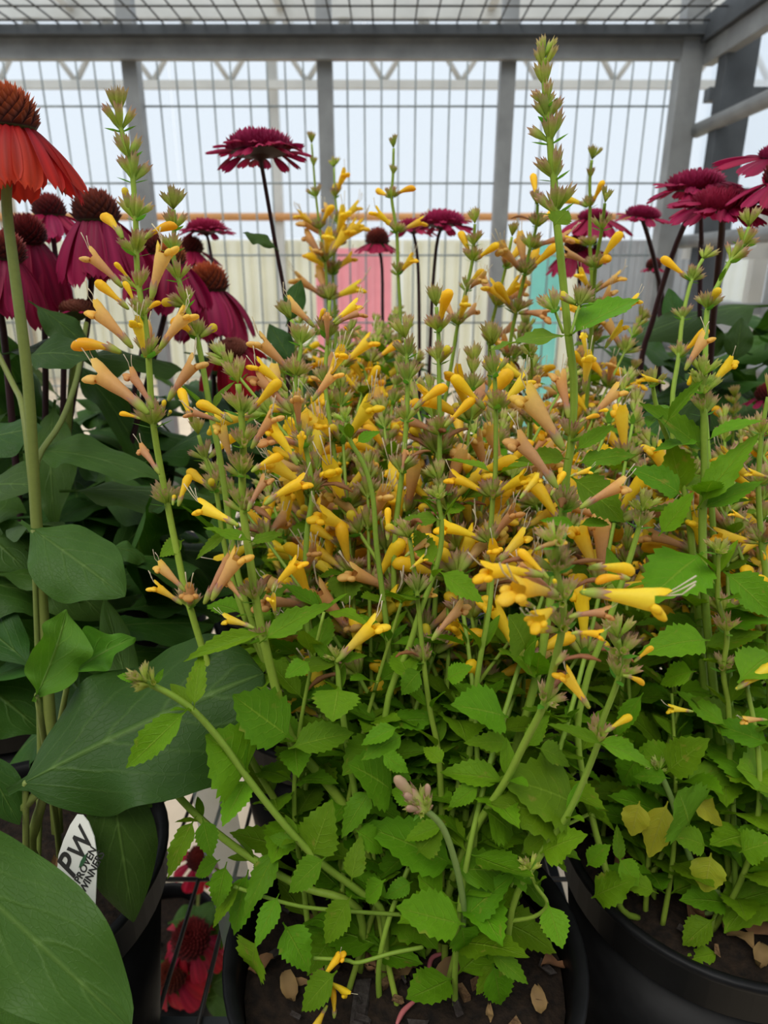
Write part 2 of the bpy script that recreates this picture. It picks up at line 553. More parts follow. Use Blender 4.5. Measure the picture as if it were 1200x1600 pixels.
def ground_panel(name, label, px0, px1, pytop, y, m, cat):
    # real distance y; the width and height follow from where it stands
    def at(px, py):
        d = W(px, py, 1.0)
        s = y / d.y
        return d.x * s, CAMZ + (d.z - CAMZ) * s
    x0, z1 = at(px0, pytop)
    x1, _ = at(px1, pytop)
    return ribbed_panel(name, label, cat, x0, x1, y, 0.0, z1, m)


ground_panel('pink_board', 'pink ribbed plastic board standing behind the wire rack', 492, 612, 388, 3.6, M_PINK, 'board')
ground_panel('teal_board', 'teal green plastic board standing behind the wire rack', 832, 880, 382, 3.6, M_TEAL, 'board')


# ------------------------------------------------------------------ plant pieces
GREEN = (0.27, 0.40, 0.045)
CAL_G = (0.45, 0.58, 0.085)
CAL_P = (0.54, 0.23, 0.26)


def lerp(a, b, t):
    return tuple(x + (y - x) * t for x, y in zip(a, b))


def leaf_mesh(name, mat, seed, half, rows, cols, teeth, fold, curl, wave, pet=0.10, twist=0.0, peak=0.36, roll=0.0, ex=0.85):
    """blade along +X from 0 to 1, top side +Z, a short stalk behind it"""
    rr = random.Random(seed)
    mb = MB()
    ph = rr.uniform(0, 6)
    grid = []
    ts = [-pet, -pet * 0.4] if pet else []
    ts += [i / rows for i in range(rows + 1)]
    nt = 0
    for t in ts:
        if t <= 0 and pet:
            w = 0.017 if t < 0 else 0.035
        else:
            tt = max(t, 0.001)
            w = half * (math.sin(math.pi * tt ** (math.log(0.5) / math.log(peak))) ** ex) if tt < 0.999 else 0.004
            if tt > peak:
                w = min(w + half * 0.05 * (1 - tt), half)
            w = max(w, 0.006)
            if teeth:
                nt += 1
                w *= 1 + (teeth if nt % 2 else -teeth * 0.7) * (1 if 0.1 < tt < 0.95 else 0)
        row = []
        tc = max(t, 0)
        for j in range(cols + 1):
            s = -1 + 2 * j / cols
            y = s * w
            z = fold * abs(y) - curl * tc * tc - roll * (s * s) * w * 1.2
            z += wave * half * math.sin(tc * 11 + ph + (1.7 if s > 0 else 0)) * abs(s) ** 1.6 * min(1, w / half * 1.5)
            z += wave * 0.3 * half * math.sin(tc * 23 + ph * 2) * abs(s) ** 2
            if t < 0:
                z = 0.015 * (1 - s * s) * -1
            x = t + (teeth * 0.25 * abs(s) ** 4 if teeth and nt % 2 else 0)
            x -= curl * curl * tc * 0.35
            a = twist * tc
            y, z = y * math.cos(a) - z * math.sin(a) if False else y, z + y * math.sin(a)
            row.append(mb.vert((x, y, z), (0.15, 0.35, 0.03), (0.5 + 0.5 * s, tc)))
        grid.append(row)
    for a, b in zip(grid, grid[1:]):
        for j in range(cols):
            mb.face(a[j], a[j + 1], b[j + 1], b[j])
    return mb.mesh(name, mat)


LEAVES = [leaf_mesh('leaf', M_LEAF, i, h, 17, 6, 0.095, fo, cu, wv, 0.13, tw, pk) for i, (h, fo, cu, wv, tw, pk) in enumerate((
    (0.31, 0.22, 0.12, 0.05, 0.1, 0.33), (0.34, 0.15, 0.22, 0.08, -0.2, 0.30), (0.28, 0.35, 0.10, 0.05, 0.3, 0.34),
    (0.36, 0.10, 0.30, 0.10, 0.0, 0.30), (0.30, 0.28, -0.05, 0.06, -0.3, 0.36), (0.25, 0.45, 0.18, 0.04, 0.2, 0.38),
    (0.33, 0.05, 0.16, 0.12, 0.25, 0.32), (0.38, 0.18, 0.35, 0.08, -0.1, 0.30)))]
SLEAVES = [leaf_mesh('leaf', M_LEAF, i + 40, h, 8, 4, 0.03, fo, cu, 0.05, 0.08, 0, 0.42) for i, (h, fo, cu) in enumerate(((0.2, 0.4, 0.1), (0.24, 0.3, 0.2), (0.17, 0.5, 0.0)))]
YLEAVES = [leaf_mesh('leaf', M_YLEAF, i + 60, 0.34, 12, 6, 0.05, 0.15, 0.2, 0.12, 0.12, 0, 0.34) for i in range(2)]
CLEAVES = [leaf_mesh('leaf', M_CLEAF, i + 80, h, 22, 10, 0.0, fo, cu, wv, 0.16, tw, pk, ro) for i, (h, fo, cu, wv, tw, pk, ro) in enumerate((
    (0.30, 0.12, 0.22, 0.16, 0.1, 0.40, 0.25), (0.24, 0.25, 0.35, 0.20, -0.2, 0.42, 0.15), (0.20, 0.30, 0.15, 0.14, 0.3, 0.44, 0.2),
    (0.27, 0.05, 0.45, 0.22, -0.1, 0.38, 0.35), (0.32, 0.10, 0.10, 0.12, 0.0, 0.45, 0.30)))]


def calyx(mb, base, origin, d, L, r, cg, cp, sides=10):
    """ribbed tube with five pointed teeth, fanned out of the shared base vertex"""
    d, u, v = frame_of(d)
    prev = None
    for x, rr, t in ((0.16, 0.55, 0.0), (0.50, 0.98, 0.10), (0.76, 1.08, 0.62)):
        c = lerp(cg, cp, t)
        ring = []
        for k in range(sides):
            a = 2 * math.pi * k / sides
            q = r * rr * (1.0 if k % 2 else 0.86)
            ring.append(mb.vert(origin + d * (L * x) + u * (q * math.cos(a)) + v * (q * math.sin(a)), c))
        if prev is None:
            for k in range(sides):
                mb.face(base, ring[(k + 1) % sides], ring[k])
        else:
            mb.ring_faces(prev, ring)
        prev = ring
    for k in range(1, sides, 2):
        a = 2 * math.pi * k / sides
        e = mb.vert(origin + d * (L * (1.06 if k % 4 == 1 else 0.94)) + u * (r * 1.15 * math.cos(a)) + v * (r * 1.15 * math.sin(a)), cp)
        mb.face(prev[k - 1], prev[k], e)
        mb.face(prev[k], prev[(k + 1) % sides], e)
    return prev


def whorl_mesh(name, seed, n, el0, el1, L, r, bract=0.008, cp=CAL_P, cg=CAL_G):
    rr = random.Random(seed)
    mb = MB()
    base = mb.vert((0, 0, 0), GREEN)
    for i in range(n):
        az = 2 * math.pi * (i / n) + rr.uniform(-0.3, 0.3)
        el = math.radians(rr.uniform(el0, el1))
        d = Vector((math.cos(az) * math.cos(el), math.sin(az) * math.cos(el), math.sin(el)))
        s = rr.uniform(0.8, 1.15)
        calyx(mb, base, d * rr.uniform(0.0008, 0.0028) + Vector((0, 0, rr.uniform(-0.0008, 0.0016))), d, L * s, r * s, lerp(cg, (0.42, 0.52, 0.08), rr.random()), lerp(cp, (0.52, 0.30, 0.24), rr.random()))
    if bract:
        for sgn in (0, math.pi):
            az = rr.uniform(-0.3, 0.3) + sgn
            o = Vector((math.cos(az), math.sin(az), 0))
            sd = Vector((-math.sin(az), math.cos(az), 0))
            pv = None
            for t, w in ((0.15, 0.14), (0.45, 0.22), (0.75, 0.13), (1.0, 0.01)):
                p = o * (bract * t) + Vector((0, 0, bract * (0.35 * t - 0.05)))
                row = [mb.vert(p - sd * bract * w, (0.13, 0.32, 0.03)), mb.vert(p + sd * bract * w, (0.13, 0.32, 0.03))]
                if pv is None:
                    mb.face(base, row[0], row[1])
                else:
                    mb.face(pv[0], pv[1], row[1], row[0])
                pv = row
    return mb.mesh(name, M_CALYX)


WH_FULL = [whorl_mesh('calyx_whorl', 100 + i, 9, 36, 80, 0.0104, 0.0018, 0.010) for i in range(4)]
WH_MID = [whorl_mesh('calyx_whorl', 110 + i, 6, 40, 76, 0.0106, 0.0018, 0.008) for i in range(4)]
WH_TIP = [whorl_mesh('calyx_whorl', 120 + i, 5, 48, 86, 0.0105, 0.0018, 0.0, lerp(CAL_P, CAL_G, 0.35)) for i in range(3)]
WH_GREEN = [whorl_mesh('calyx_whorl', 130 + i, 8, 25, 85, 0.0082, 0.0015, 0.008, lerp(CAL_P, (0.42, 0.55, 0.08), 0.75), (0.42, 0.58, 0.08)) for i in range(2)]

YEL = (0.97, 0.65, 0.022)
YEL2 = (0.98, 0.74, 0.06)
ORA = (0.90, 0.42, 0.015)
PEA = (0.78, 0.43, 0.13)
PEA2 = (0.84, 0.55, 0.16)
PNK = (0.60, 0.31, 0.18)


def arch(x, L, b):
    return -b * L * (x / L) ** 2


def flower_mesh(name, seed, c_base, c_mid, c_lip, L=0.027, bend=0.12, wide=1.0, stamens=2, with_calyx=True):
    """two-lipped tubular corolla along +X, upper lip on +Z"""
    rr = random.Random(seed)
    mb = MB()
    base = mb.vert((0, 0, 0), GREEN)
    sides = 12
    rings = []
    prof = ((0.04, 0.032, 0), (0.20, 0.045, 0.15), (0.40, 0.066, 0.4), (0.58, 0.092, 0.65), (0.70, 0.112, 0.85), (0.77, 0.118, 1.0))
    for x, r, t in prof:
        c = lerp(c_base, c_mid, t)
        cz = arch(x * L, L, bend)
        ring = []
        for k in range(sides):
            a = 2 * math.pi * k / sides
            j = 1 + rr.uniform(-0.06, 0.06)
            ring.append(mb.vert((x * L, math.sin(a) * r * L * wide * 0.92 * j, cz + math.cos(a) * r * L * wide * j), c))
        rings.append(ring)
    for k in range(sides):
        mb.face(base, rings[0][(k + 1) % sides], rings[0][k])
    for a, b in zip(rings, rings[1:]):
        mb.ring_faces(a, b)
    # upper lip: hood of the top five columns, notched in the middle
    top = [(k) % sides for k in (-2, -1, 0, 1, 2)]
    prev = [rings[-1][k] for k in top]
    for s in (0.5, 1.0):
        row = []
        for i, k in enumerate(top):
            p = mb.v[rings[-1][k]]
            ln = (0.55, 1.0, 0.90, 1.0, 0.55)[i] * 0.20 * L * s
            row.append(mb.vert((p[0] + ln, p[1] * (1 + 0.10 * s - 0.25 * s * s), p[2] + 0.035 * L * s - 0.03 * L * s * s), lerp(c_mid, c_lip, 0.4 + 0.6 * s)))
        for i in range(4):
            mb.face(prev[i], prev[i + 1], row[i + 1], row[i])
        prev = row
    # lower lip: a big rounded middle lobe and two small side lobes
    cz = arch(0.77 * L, L, bend)
    for (cx, cy, czz, rx, ry, rz_, tl, kk) in ((0.86, 0.0, -0.135, 0.125, 0.098, 0.060, 0.75, 6), (0.80, 0.105, -0.075, 0.075, 0.060, 0.050, 0.5, 4), (0.80, -0.105, -0.075, 0.075, 0.060, 0.050, 0.5, 8)):
        ct, st = math.cos(tl), math.sin(tl)
        prev = None
        for i in range(1, 6):
            th = math.pi * i / 6
            ring = []
            for k in range(8):
                ph = 2 * math.pi * k / 8
                lx, ly, lz = -math.cos(th) * rx, math.sin(th) * math.cos(ph) * ry, math.sin(th) * math.sin(ph) * rz_
                if kk == 6 and i == 5:
                    ly *= 1.25
                j = 1 + rr.uniform(-0.05, 0.05)
                ring.append(mb.vert(((cx + lx * ct + lz * st) * L, (cy + ly * j) * L, cz + (czz - lx * st + lz * ct) * L), lerp(c_mid, c_lip, 0.3 + 0.7 * i / 5)))
            if prev is None:
                for k in range(8):
                    mb.face(rings[-1][kk], ring[(k + 1) % 8], ring[k])
            else:
                mb.ring_faces(prev, ring)
            prev = ring
        e = mb.vert(((cx + rx * ct) * L, cy * L, cz + (czz - rx * st) * L), c_lip)
        for k in range(8):
            mb.face(prev[k], prev[(k + 1) % 8], e)
    for i in range(stamens):
        y0 = (i - (stamens - 1) / 2) * 0.03 * L
        z0 = arch(0.8 * L, L, bend) + 0.06 * L
        pts = [Vector((L * (0.84 + 0.11 * q), y0 * (1 + q), z0 + L * (0.012 * q * q * rr.uniform(0.5, 1.6)))) for q in (0, 1, 2, 3 + 0.5 * i)]
        mb.tube(pts, [0.00021] * 3 + [0.00030], 4, (0.75, 0.66, 0.5), start=rings[-1][0])
    if with_calyx:
        calyx(mb, base, Vector((-0.0006, 0, 0)), Vector((1, 0, 0)), 0.0092, 0.0017, CAL_G, CAL_P)
    return mb.mesh(name, M_FLOWER)


def bud_mesh(name, seed, L, fat, c0, c1, bend, small=False):
    rr = random.Random(seed)
    mb = MB()
    base = mb.vert((0, 0, 0), GREEN)
    prof = ((0.05, 0.032), (0.25, 0.044), (0.45, 0.066), (0.65, 0.098), (0.80, 0.122), (0.92, 0.112), (0.985, 0.066))
    if small:
        prof = ((0.05, 0.08), (0.45, 0.12), (0.65, 0.17), (0.82, 0.20), (0.94, 0.15), (0.99, 0.07))
    prev = None
    for x, r in prof:
        c = lerp(c0, c1, min(1, x * 1.25))
        cz = arch(x * L, L, bend)
        ring = []
        for k in range(10):
            a = 2 * math.pi * k / 10
            j = 1 + rr.uniform(-0.05, 0.05) + (0.08 if k == 5 and x > 0.6 else 0)
            ring.append(mb.vert((x * L, math.sin(a) * r * L * fat * 0.9 * j, cz + math.cos(a) * r * L * fat * j), c))
        if prev:
            mb.ring_faces(prev, ring)
        else:
            for k in range(10):
                mb.face(base, ring[(k + 1) % 10], ring[k])
        prev = ring
    e = mb.vert((L, 0, arch(L, L, bend)), c1)
    for k in range(10):
        mb.face(prev[k], prev[(k + 1) % 10], e)
    calyx(mb, base, Vector((-0.0006, 0, 0)), Vector((1, 0, 0)), 0.0090, 0.0018, CAL_G, CAL_P)
    return mb.mesh(name, M_FLOWER)


def wither_mesh(name, seed):
    rr = random.Random(seed)
    mb = MB()
    base = mb.vert((0, 0, 0), GREEN)
    pts, rad, cols = [], [], []
    a = 0.0
    p = Vector((0.001, 0, 0))
    for i in range(8):
        pts.append(p.copy())
        rad.append((0.0009, 0.001, 0.0011, 0.0013, 0.0016, 0.0015, 0.0011, 0.0006)[i] * rr.uniform(0.8, 1.2))
        cols.append(lerp((0.42, 0.20, 0.11), (0.30, 0.12, 0.035), i / 7))
        a += rr.uniform(-0.02, 0.32)
        p += Vector((math.cos(a), rr.uniform(-0.25, 0.25), -math.sin(a))) * 0.0028
    mb.tube(pts, rad, 6, cols, start=base, squash=0.6)
    calyx(mb, base, Vector((-0.0006, 0, 0)), Vector((1, 0, 0)), 0.0088, 0.0016, CAL_G, lerp(CAL_P, (0.3, 0.16, 0.08), 0.5))
    return mb.mesh(name, M_FLOWER)


FLW = {
    'y': [flower_mesh('flower', 200, lerp(PEA2, CAL_G, 0.4), YEL, YEL2), flower_mesh('flower', 201, lerp(YEL, CAL_G, 0.3), YEL, YEL, bend=0.22, stamens=1),
          flower_mesh('flower', 202, YEL2, YEL2, YEL, bend=0.05, wide=1.12, stamens=3)],
    'p': [flower_mesh('flower', 210, PNK, PEA, PEA2), flower_mesh('flower', 211, PNK, lerp(PNK, PEA, 0.5), PEA, bend=0.2, wide=0.9),
          flower_mesh('flower', 212, lerp(PNK, PEA, 0.4), PEA2, lerp(PEA2, YEL, 0.5), wide=1.1)],
    'b': [bud_mesh('flower_bud', 220, 0.024, 1.15, lerp(YEL2, CAL_G, 0.3), YEL, 0.18), bud_mesh('flower_bud', 221, 0.021, 1.2, lerp(YEL2, CAL_G, 0.3), lerp(YEL, ORA, 0.5), 0.30),
          bud_mesh('flower_bud', 222, 0.025, 1.0, YEL2, YEL, 0.05)],
    's': [bud_mesh('flower_bud', 230, 0.0125, 1.0, CAL_G, lerp(YEL, CAL_G, 0.15), 0.1, True), bud_mesh('flower_bud', 231, 0.0112, 1.0, CAL_G, lerp(YEL, CAL_G, 0.35), 0.0, True)],
    'k': [bud_mesh('flower_bud', 235, 0.0125, 0.62, (0.42, 0.58, 0.08), (0.50, 0.33, 0.22), 0.0, True)],
    'x': [wither_mesh('withered_flower', 240), wither_mesh('withered_flower', 241), wither_mesh('withered_flower', 242)],
}


def basis(x_axis, up):
    x = x_axis.normalized()
    y = up.cross(x)
    if y.length < 1e-5:
        y = Vector((0, 1, 0)).cross(x)
    y.normalize()
    z = x.cross(y)
    return Matrix((x, y, z)).transposed().to_4x4()


def aim(p, x_axis, up, s, sy=1.0, sz=None):
    return Matrix.Translation(p) @ basis(x_axis, up) @ Matrix.Diagonal((s, s * sy, s * (sz if sz is not None else sy), 1))


def spline(pts, sub):
    pts = [Vector(p) for p in pts]
    out, keys = [], []
    n = len(pts)
    for i in range(n - 1):
        p0, p1, p2, p3 = pts[max(i - 1, 0)], pts[i], pts[i + 1], pts[min(i + 2, n - 1)]
        keys.append(len(out))
        for k in range(sub):
            t = k / sub
            out.append(0.5 * ((2 * p1) + (p2 - p0) * t + (2 * p0 - 5 * p1 + 4 * p2 - p3) * t * t + (3 * p1 - p0 - 3 * p2 + p3) * t ** 3))
    keys.append(len(out))
    out.append(pts[-1])
    return out, keys


def merge_instances(name, items):
    """many placed copies -> one mesh (colours, uv and a tint per copy kept)"""
    V, C, U, Fs, T, off = [], [], [], [], [], 0
    mats, mi = [], []
    for me, mat, _ in items:
        n = len(me.vertices)
        co = np.empty(n * 3, dtype=np.float32)
        me.vertices.foreach_get('co', co)
        A = np.array(mat)
        V.append(co.reshape(-1, 3) @ A[:3, :3].T + A[:3, 3])
        c = np.empty(n * 4, dtype=np.float32)
        me.color_attributes['Col'].data.foreach_get('color', c)
        C.append(c)
        u = np.empty(len(me.loops) * 2, dtype=np.float32)
        me.uv_layers[0].data.foreach_get('uv', u)
        U.append(u)
        m = me.materials[0]
        if m not in mats:
            mats.append(m)
        k = mats.index(m)
        for p in me.polygons:
            Fs.append(tuple(q + off for q in p.vertices))
            mi.append(k)
        T.append(np.full(n, R.random(), dtype=np.float32))
        off += n
    me = bpy.data.meshes.new(name)
    me.from_pydata(np.concatenate(V).tolist(), [], Fs)
    for m in mats:
        me.materials.append(m)
    me.polygons.foreach_set('material_index', mi)
    me.polygons.foreach_set('use_smooth', [True] * len(Fs))
    me.color_attributes.new('Col', 'FLOAT_COLOR', 'POINT').data.foreach_set('color', np.concatenate(C))
    me.uv_layers.new(name='UVMap').data.foreach_set('uv', np.concatenate(U))
    me.attributes.new('tint', 'FLOAT', 'POINT').data.foreach_set('value', np.concatenate(T))
    me.update()
    return me


POT_H, POT_R = 0.185, 0.103


def pot_meshes():
    mb = MB()
    mb.lathe([(0.0, 0.0), (0.078, 0.0), (0.080, 0.004), (0.097, POT_H - 0.03), (0.0945, POT_H - 0.032), (0.077, 0.008), (0.0, 0.006)], 56)
    body = mb.mesh('nursery_pot', M_POT)
    mb = MB()
    h = POT_H
    mb.lathe([(0.0965, h - 0.032), (0.1015, h - 0.029), (0.102, h - 0.006), (0.1045, h - 0.004), (0.105, h - 0.001), (0.103, h + 0.001), (0.0985, h - 0.001), (0.0965, h - 0.008), (0.0945, h - 0.031)], 56, close=True)
    rim = mb.mesh('rim', M_POT)
    mb = MB()
    rr = random.Random(5)
    n = 40
    prev = None
    c = mb.vert((0, 0, POT_H - 0.022))
    for i in range(1, 13):
        r = 0.0945 * i / 12
        ring = [mb.vert((r * math.cos(2 * math.pi * k / n), r * math.sin(2 * math.pi * k / n), POT_H - 0.024 + rr.uniform(-0.003, 0.003) - 0.003 * (i / 12) ** 2)) for k in range(n)]
        if prev:
            mb.ring_faces(prev, ring)
        else:
            for k in range(n):
                mb.face(c, ring[k], ring[(k + 1) % n])
        prev = ring
    soil = mb.mesh('potting_soil', M_SOIL)
    chips = []
    for q in range(6):
        mb = MB()
        lx, ly, lz = rr.uniform(0.004, 0.009), rr.uniform(0.0016, 0.004), rr.uniform(0.001, 0.002)
        mb.box((-lx, -ly, -lz), (lx, ly, lz))
        mb.v = [tuple(cc * rr.uniform(0.6, 1.25) for cc in p) for p in mb.v]
        chips.append(mb.mesh('bark_chip', (M_BARK, M_DBARK)[q % 2], False))
    return body, rim, soil, chips


POT_ME, RIM_ME, SOIL_ME, CHIPS = pot_meshes()


def dead_mesh(seed):
    rr = random.Random(seed)
    mb = MB()
    c = rr.choice(((0.34, 0.19, 0.08), (0.25, 0.12, 0.05), (0.30, 0.17, 0.07)))
    g = []
    for i in range(6):
        w = 0.25 * math.sin(math.pi * (i + 0.4) / 5.9)
        g.append([mb.vert((i / 5, s * w, 0.25 * rr.uniform(0, 1) * abs(s) + 0.12 * math.sin(i * 1.4)), lerp(c, (0.12, 0.06, 0.03), rr.random() * 0.6), (0.5 + 0.5 * s, i / 5)) for s in (-1, -0.4, 0.4, 1)])
    for a, b in zip(g, g[1:]):
        for j in range(3):
            mb.face(a[j], a[j + 1], b[j + 1], b[j])
    return mb.mesh('dead_leaf', M_DEAD)


DEAD = [dead_mesh(300 + i) for i in range(5)]


class Plant:
    def __init__(s, name, label, cat, group, loc, litter=0, r=1.0, chips=0.68):
        s.root = tag(link(name, None), label, cat, group)
        s.loc = Vector(loc)
        s.root.location = s.loc
        s.T = Matrix.Translation(-s.loc)
        s.inst = {}
        s.stem_obj = None
        sc = Matrix.Diagonal((r, r, 1, 1))
        p = link('nursery_pot', POT_ME, s.root, sc)
        link('rim', RIM_ME, p)
        s.soil = link('potting_soil', SOIL_ME, s.root, sc @ Matrix.Rotation(R.uniform(0, 6), 4, 'Z'))
        s.soil_z = s.loc.z + POT_H - 0.026
        for i in range(litter):
            a, q = R.uniform(0, 6.28), 0.088 * math.sqrt(R.random())
            m = Matrix.Translation((q * math.cos(a), q * math.sin(a), POT_H - 0.020)) @ Matrix.Rotation(R.uniform(0, 6), 4, 'Z') @ Matrix.Rotation(R.uniform(-0.5, 0.5), 4, 'X')
            if R.random() < chips:
                link('bark_chip', R.choice(CHIPS), s.soil, m @ Matrix.Diagonal([R.uniform(0.3, 0.85)] * 3 + [1]))
            else:
                link('dead_leaf', R.choice(DEAD), s.soil, m @ Matrix.Diagonal([R.uniform(0.009, 0.024)] * 3 + [1]))

    def add(s, kind, me, mat, parent=None):
        s.inst.setdefault(kind, []).append((me, s.T @ mat, parent or s.stem_obj or s.root))

    def stem(s, pts, r0, r1, c0=GREEN, c1=GREEN, sub=4, sides=7, name='stem'):
        path, keys = spline(pts, sub)
        n = len(path)
        mb = MB()
        mb.tube([p - s.loc for p in path], [r1 + (r0 - r1) * (i / (n - 1)) for i in range(n)], sides, [lerp(c1, c0, i / (n - 1)) for i in range(n)], cap=True)
        s.stem_obj = link(name, mb.mesh(name, M_STEM), s.root)
        tang = []
        for k in keys:     # tangents point to the tip (the first point)
            a, b = path[max(k - 1, 0)], path[min(k + 1, n - 1)]
            tang.append((a - b).normalized())
        return path, keys, tang

    def whorl(s, p, t, size, kinds, flowers, toward=None):
        me = R.choice(kinds)
        spin = R.uniform(0, 6.28)
        d, u, v = frame_of(t)
        m = Matrix((u, v, d)).transposed().to_4x4()
        s.add('calyx_whorl', me, Matrix.Translation(p) @ m @ Matrix.Rotation(spin, 4, 'Z') @ Matrix.Diagonal((size, size, size, 1)))
        for i, k in enumerate(flowers):
            az = spin + 2.4 * i + R.uniform(-0.4, 0.4)
            el = math.radians(R.uniform(22, 58))
            q = u * (math.cos(az) * math.cos(el)) + v * (math.sin(az) * math.cos(el)) + d * math.sin(el)
            s.flower(k, p + q * 0.0022 * size, q, size * 1.14)

    def flower(s, k, p, d, size=1.0, up=None):
        me = R.choice(FLW[k])
        up = up or (Vector((0, 0, 1)) + Vector((R.uniform(-.3, .3), R.uniform(-.3, .3), 0)))
        if abs(d.normalized().dot(up.normalized())) > 0.97:
            up = Vector((0, -1, 0.2))
        s.add({'b': 'flower_bud', 's': 'flower_bud', 'k': 'flower_bud', 'x': 'withered_flower'}.get(k, 'flower'), me, aim(p, d, up, size * R.uniform(0.92, 1.08)))

    def leaf(s, p, d, up, L, width=None, pool=None, me=None, kind='leaf'):
        me = me or R.choice(pool or LEAVES)
        s.add(kind, me, aim(p, d, up, L, width or R.uniform(0.85, 1.1), 1.0))

    def leaf_pair(s, p, t, L, az, el=None, pool=None):
        d, u, v = frame_of(t)
        for k in (0, math.pi):
            e = math.radians(el if el is not None else R.uniform(5, 40))
            a = az + k + R.uniform(-0.25, 0.25)
            q = u * (math.cos(a) * math.cos(e)) + v * (math.sin(a) * math.cos(e)) + d * math.sin(e)
            ln = L * R.uniform(0.8, 1.15)
            s.leaf(p + q * (0.0012 + 0.12 * ln), q, d * 0.5 + Vector((0, 0, 1)), ln, pool=pool)

    def finish(s, limit=285):
        for kind, items in s.inst.items():
            def score(it):
                w = s.root.location + it[1].translation
                x, y, d = PX(w)
                if not (-60 < x < 1260 and -60 < y < 1660):
                    return 1e9
                return d / it[1].to_scale()[0] ** 0.5
            items.sort(key=score)
            for me, mat, par in items[:limit]:
                link(kind, me, par, mat)
            rest = items[limit:]
            if rest:
                o = link(kind, merge_instances(kind, rest), s.root)
                o['kind'] = 'stuff'


def hero(P, pts, d0, d1, r0=0.0022, r1=0.0012, c0=GREEN, c1=GREEN, size=1.0, dmid=None):
    """pts from the tip down: (x, y[, what, arg, flowers]) in photo pixels; depth runs d0 (tip) to d1 (base)"""
    n = len(pts)
    lens = [0.0]
    for a, b in zip(pts, pts[1:]):
        lens.append(lens[-1] + math.hypot(a[0] - b[0], a[1] - b[1]))
    w = []
    for q, l in zip(pts, lens):
        w.append(W(q[0], q[1], d0 + (d1 - d0) * l / lens[-1]))
    if n > 6 and 0.004 < w[-1].z - P.soil_z < 0.2:      # down into the soil
        c = Vector((P.loc.x, P.loc.y, P.soil_z - 0.004))
        q = Vector((w[-1].x, w[-1].y, c.z)) - c
        if q.length > 0.07:
            q *= 0.07 / q.length
        w.append(c + q)
    path, keys, tang = P.stem(w, r0, r1, c0, c1)
    az = R.uniform(0, 3)
    for q, p, t in zip(pts, w, tang):
        if len(q) < 3:
            continue
        k = q[2]
        az += math.pi / 2
        if k == 'l':
            P.leaf_pair(p, t, q[3], az, pool=None)
        elif k == 's':
            P.leaf_pair(p, t, q[3], az, el=55, pool=SLEAVES)
        else:
            kinds = {'w': WH_MID, 'W': WH_FULL, 't': WH_TIP, 'g': WH_GREEN}[k]
            P.whorl(p, t, q[3] * size, kinds, q[4] if len(q) > 4 else '')


def pxflower(P, k, x0, y0, x1, y1, d, dz=0.0, up=None):
    a, b = W(x0, y0, d), W(x1, y1, d + dz)
    L = {'y': 0.027, 'p': 0.027, 'b': 0.024, 's': 0.0125, 'x': 0.02, 'k': 0.0125}[k]
    s = (b - a).length / L
    P.flower(k, a, b - a, s, up)


def pxleaf(P, x0, y0, x1, y1, w, d, dz=0.0, tilt=0.5, me=None, pool=None, half=0.31, roll=0.0):
    """leaf from base pixel to tip pixel, apparent width w pixels; its top faces between the camera and the sky"""
    a, b = W(x0, y0, d), W(x1, y1, d + dz)
    v = b - a
    L = v.length
    tocam = (Vector((0, 0, CAMZ)) - a).normalized()
    up = tocam * (1 - tilt) + Vector((0, 0, 1)) * tilt
    up = Matrix.Rotation(roll, 3, v.normalized()) @ up
    me = me or R.choice(pool or LEAVES)
    pix = math.hypot(x1 - x0, y1 - y0)
    xa = v.normalized()
    nrm = (up - xa * up.dot(xa)).normalized()
    fs = max(0.45, abs(nrm.dot(tocam)))
    half_true = max(abs(q.co.y) for q in me.vertices)
    sy = max(0.45, min(2.2, (w / pix) / (2 * half_true) / fs))
    P.add('leaf', me, aim(a, v, up, L, sy, 1.0))


def random_stem(P, base, tip, spikes=0.5, leafL=0.034, fl=(2, 5), size=1.1, thick=1.0, bow=0.03, gap=0.03, letters='yyyyppbbbsspx', leafstart=0.08):
    base, tip = Vector(base), Vector(tip)
    L = (tip - base).length
    n = max(4, int(L / gap))
    side = Vector((R.uniform(-1, 1), R.uniform(-1, 1), 0)) * bow
    pts = []
    for i in range(n + 1):
        t = i / n                       # 0 tip
        p = tip.lerp(base, t) + side * math.sin(math.pi * t) - Vector((0, 0, 0.0))
        out = Vector((base.x - tip.x, base.y - tip.y, 0)) * 0.25 * math.sin(math.pi * t)
        pts.append(p + out)
    path, keys, tang = P.stem(pts, 0.0019 * thick, 0.0010 * thick, sub=3, sides=6)
    az = R.uniform(0, 3)
    for i, (p, t) in enumerate(zip(pts, tang)):
        az += math.pi / 2
        f = i / n
        if f < spikes:
            if i == 0:
                P.whorl(p, t, size * 0.95, WH_TIP, '')
                P.whorl(p - t * 0.008, t, size * 0.9, WH_TIP, '')
                P.whorl(p - t * 0.018, t, size * 0.9, WH_MID, '')
            else:
                k = R.randint(*fl)
                P.whorl(p, t, size * R.uniform(0.95, 1.2), WH_FULL if f > 0.15 else WH_MID, ''.join(R.choice(letters) for _ in range(k if f > 0.1 else max(0, k - 3))))
                if R.random() < 0.35:
                    P.leaf_pair(p, t, leafL * 0.55, az, el=15)
        elif f < 1 - leafstart:
            P.leaf_pair(p, t, leafL * R.uniform(0.75, 1.15) * (0.8 + 0.4 * f), az)
            if R.random() < 0.4:
                P.leaf_pair(p, t, leafL * 0.4, az + 0.7, el=50, pool=SLEAVES)

# ------------------------------------------------------------------ the agastache in the front centre
A = Plant('potted_agastache', 'yellow flowering agastache in black pot at the front centre with the tallest spikes', 'potted plant', 'agastache plants', (0.012, 0.292, ZB), litter=70, chips=0.6)
ZS = A.soil_z
AX, AY = 0.012, 0.292
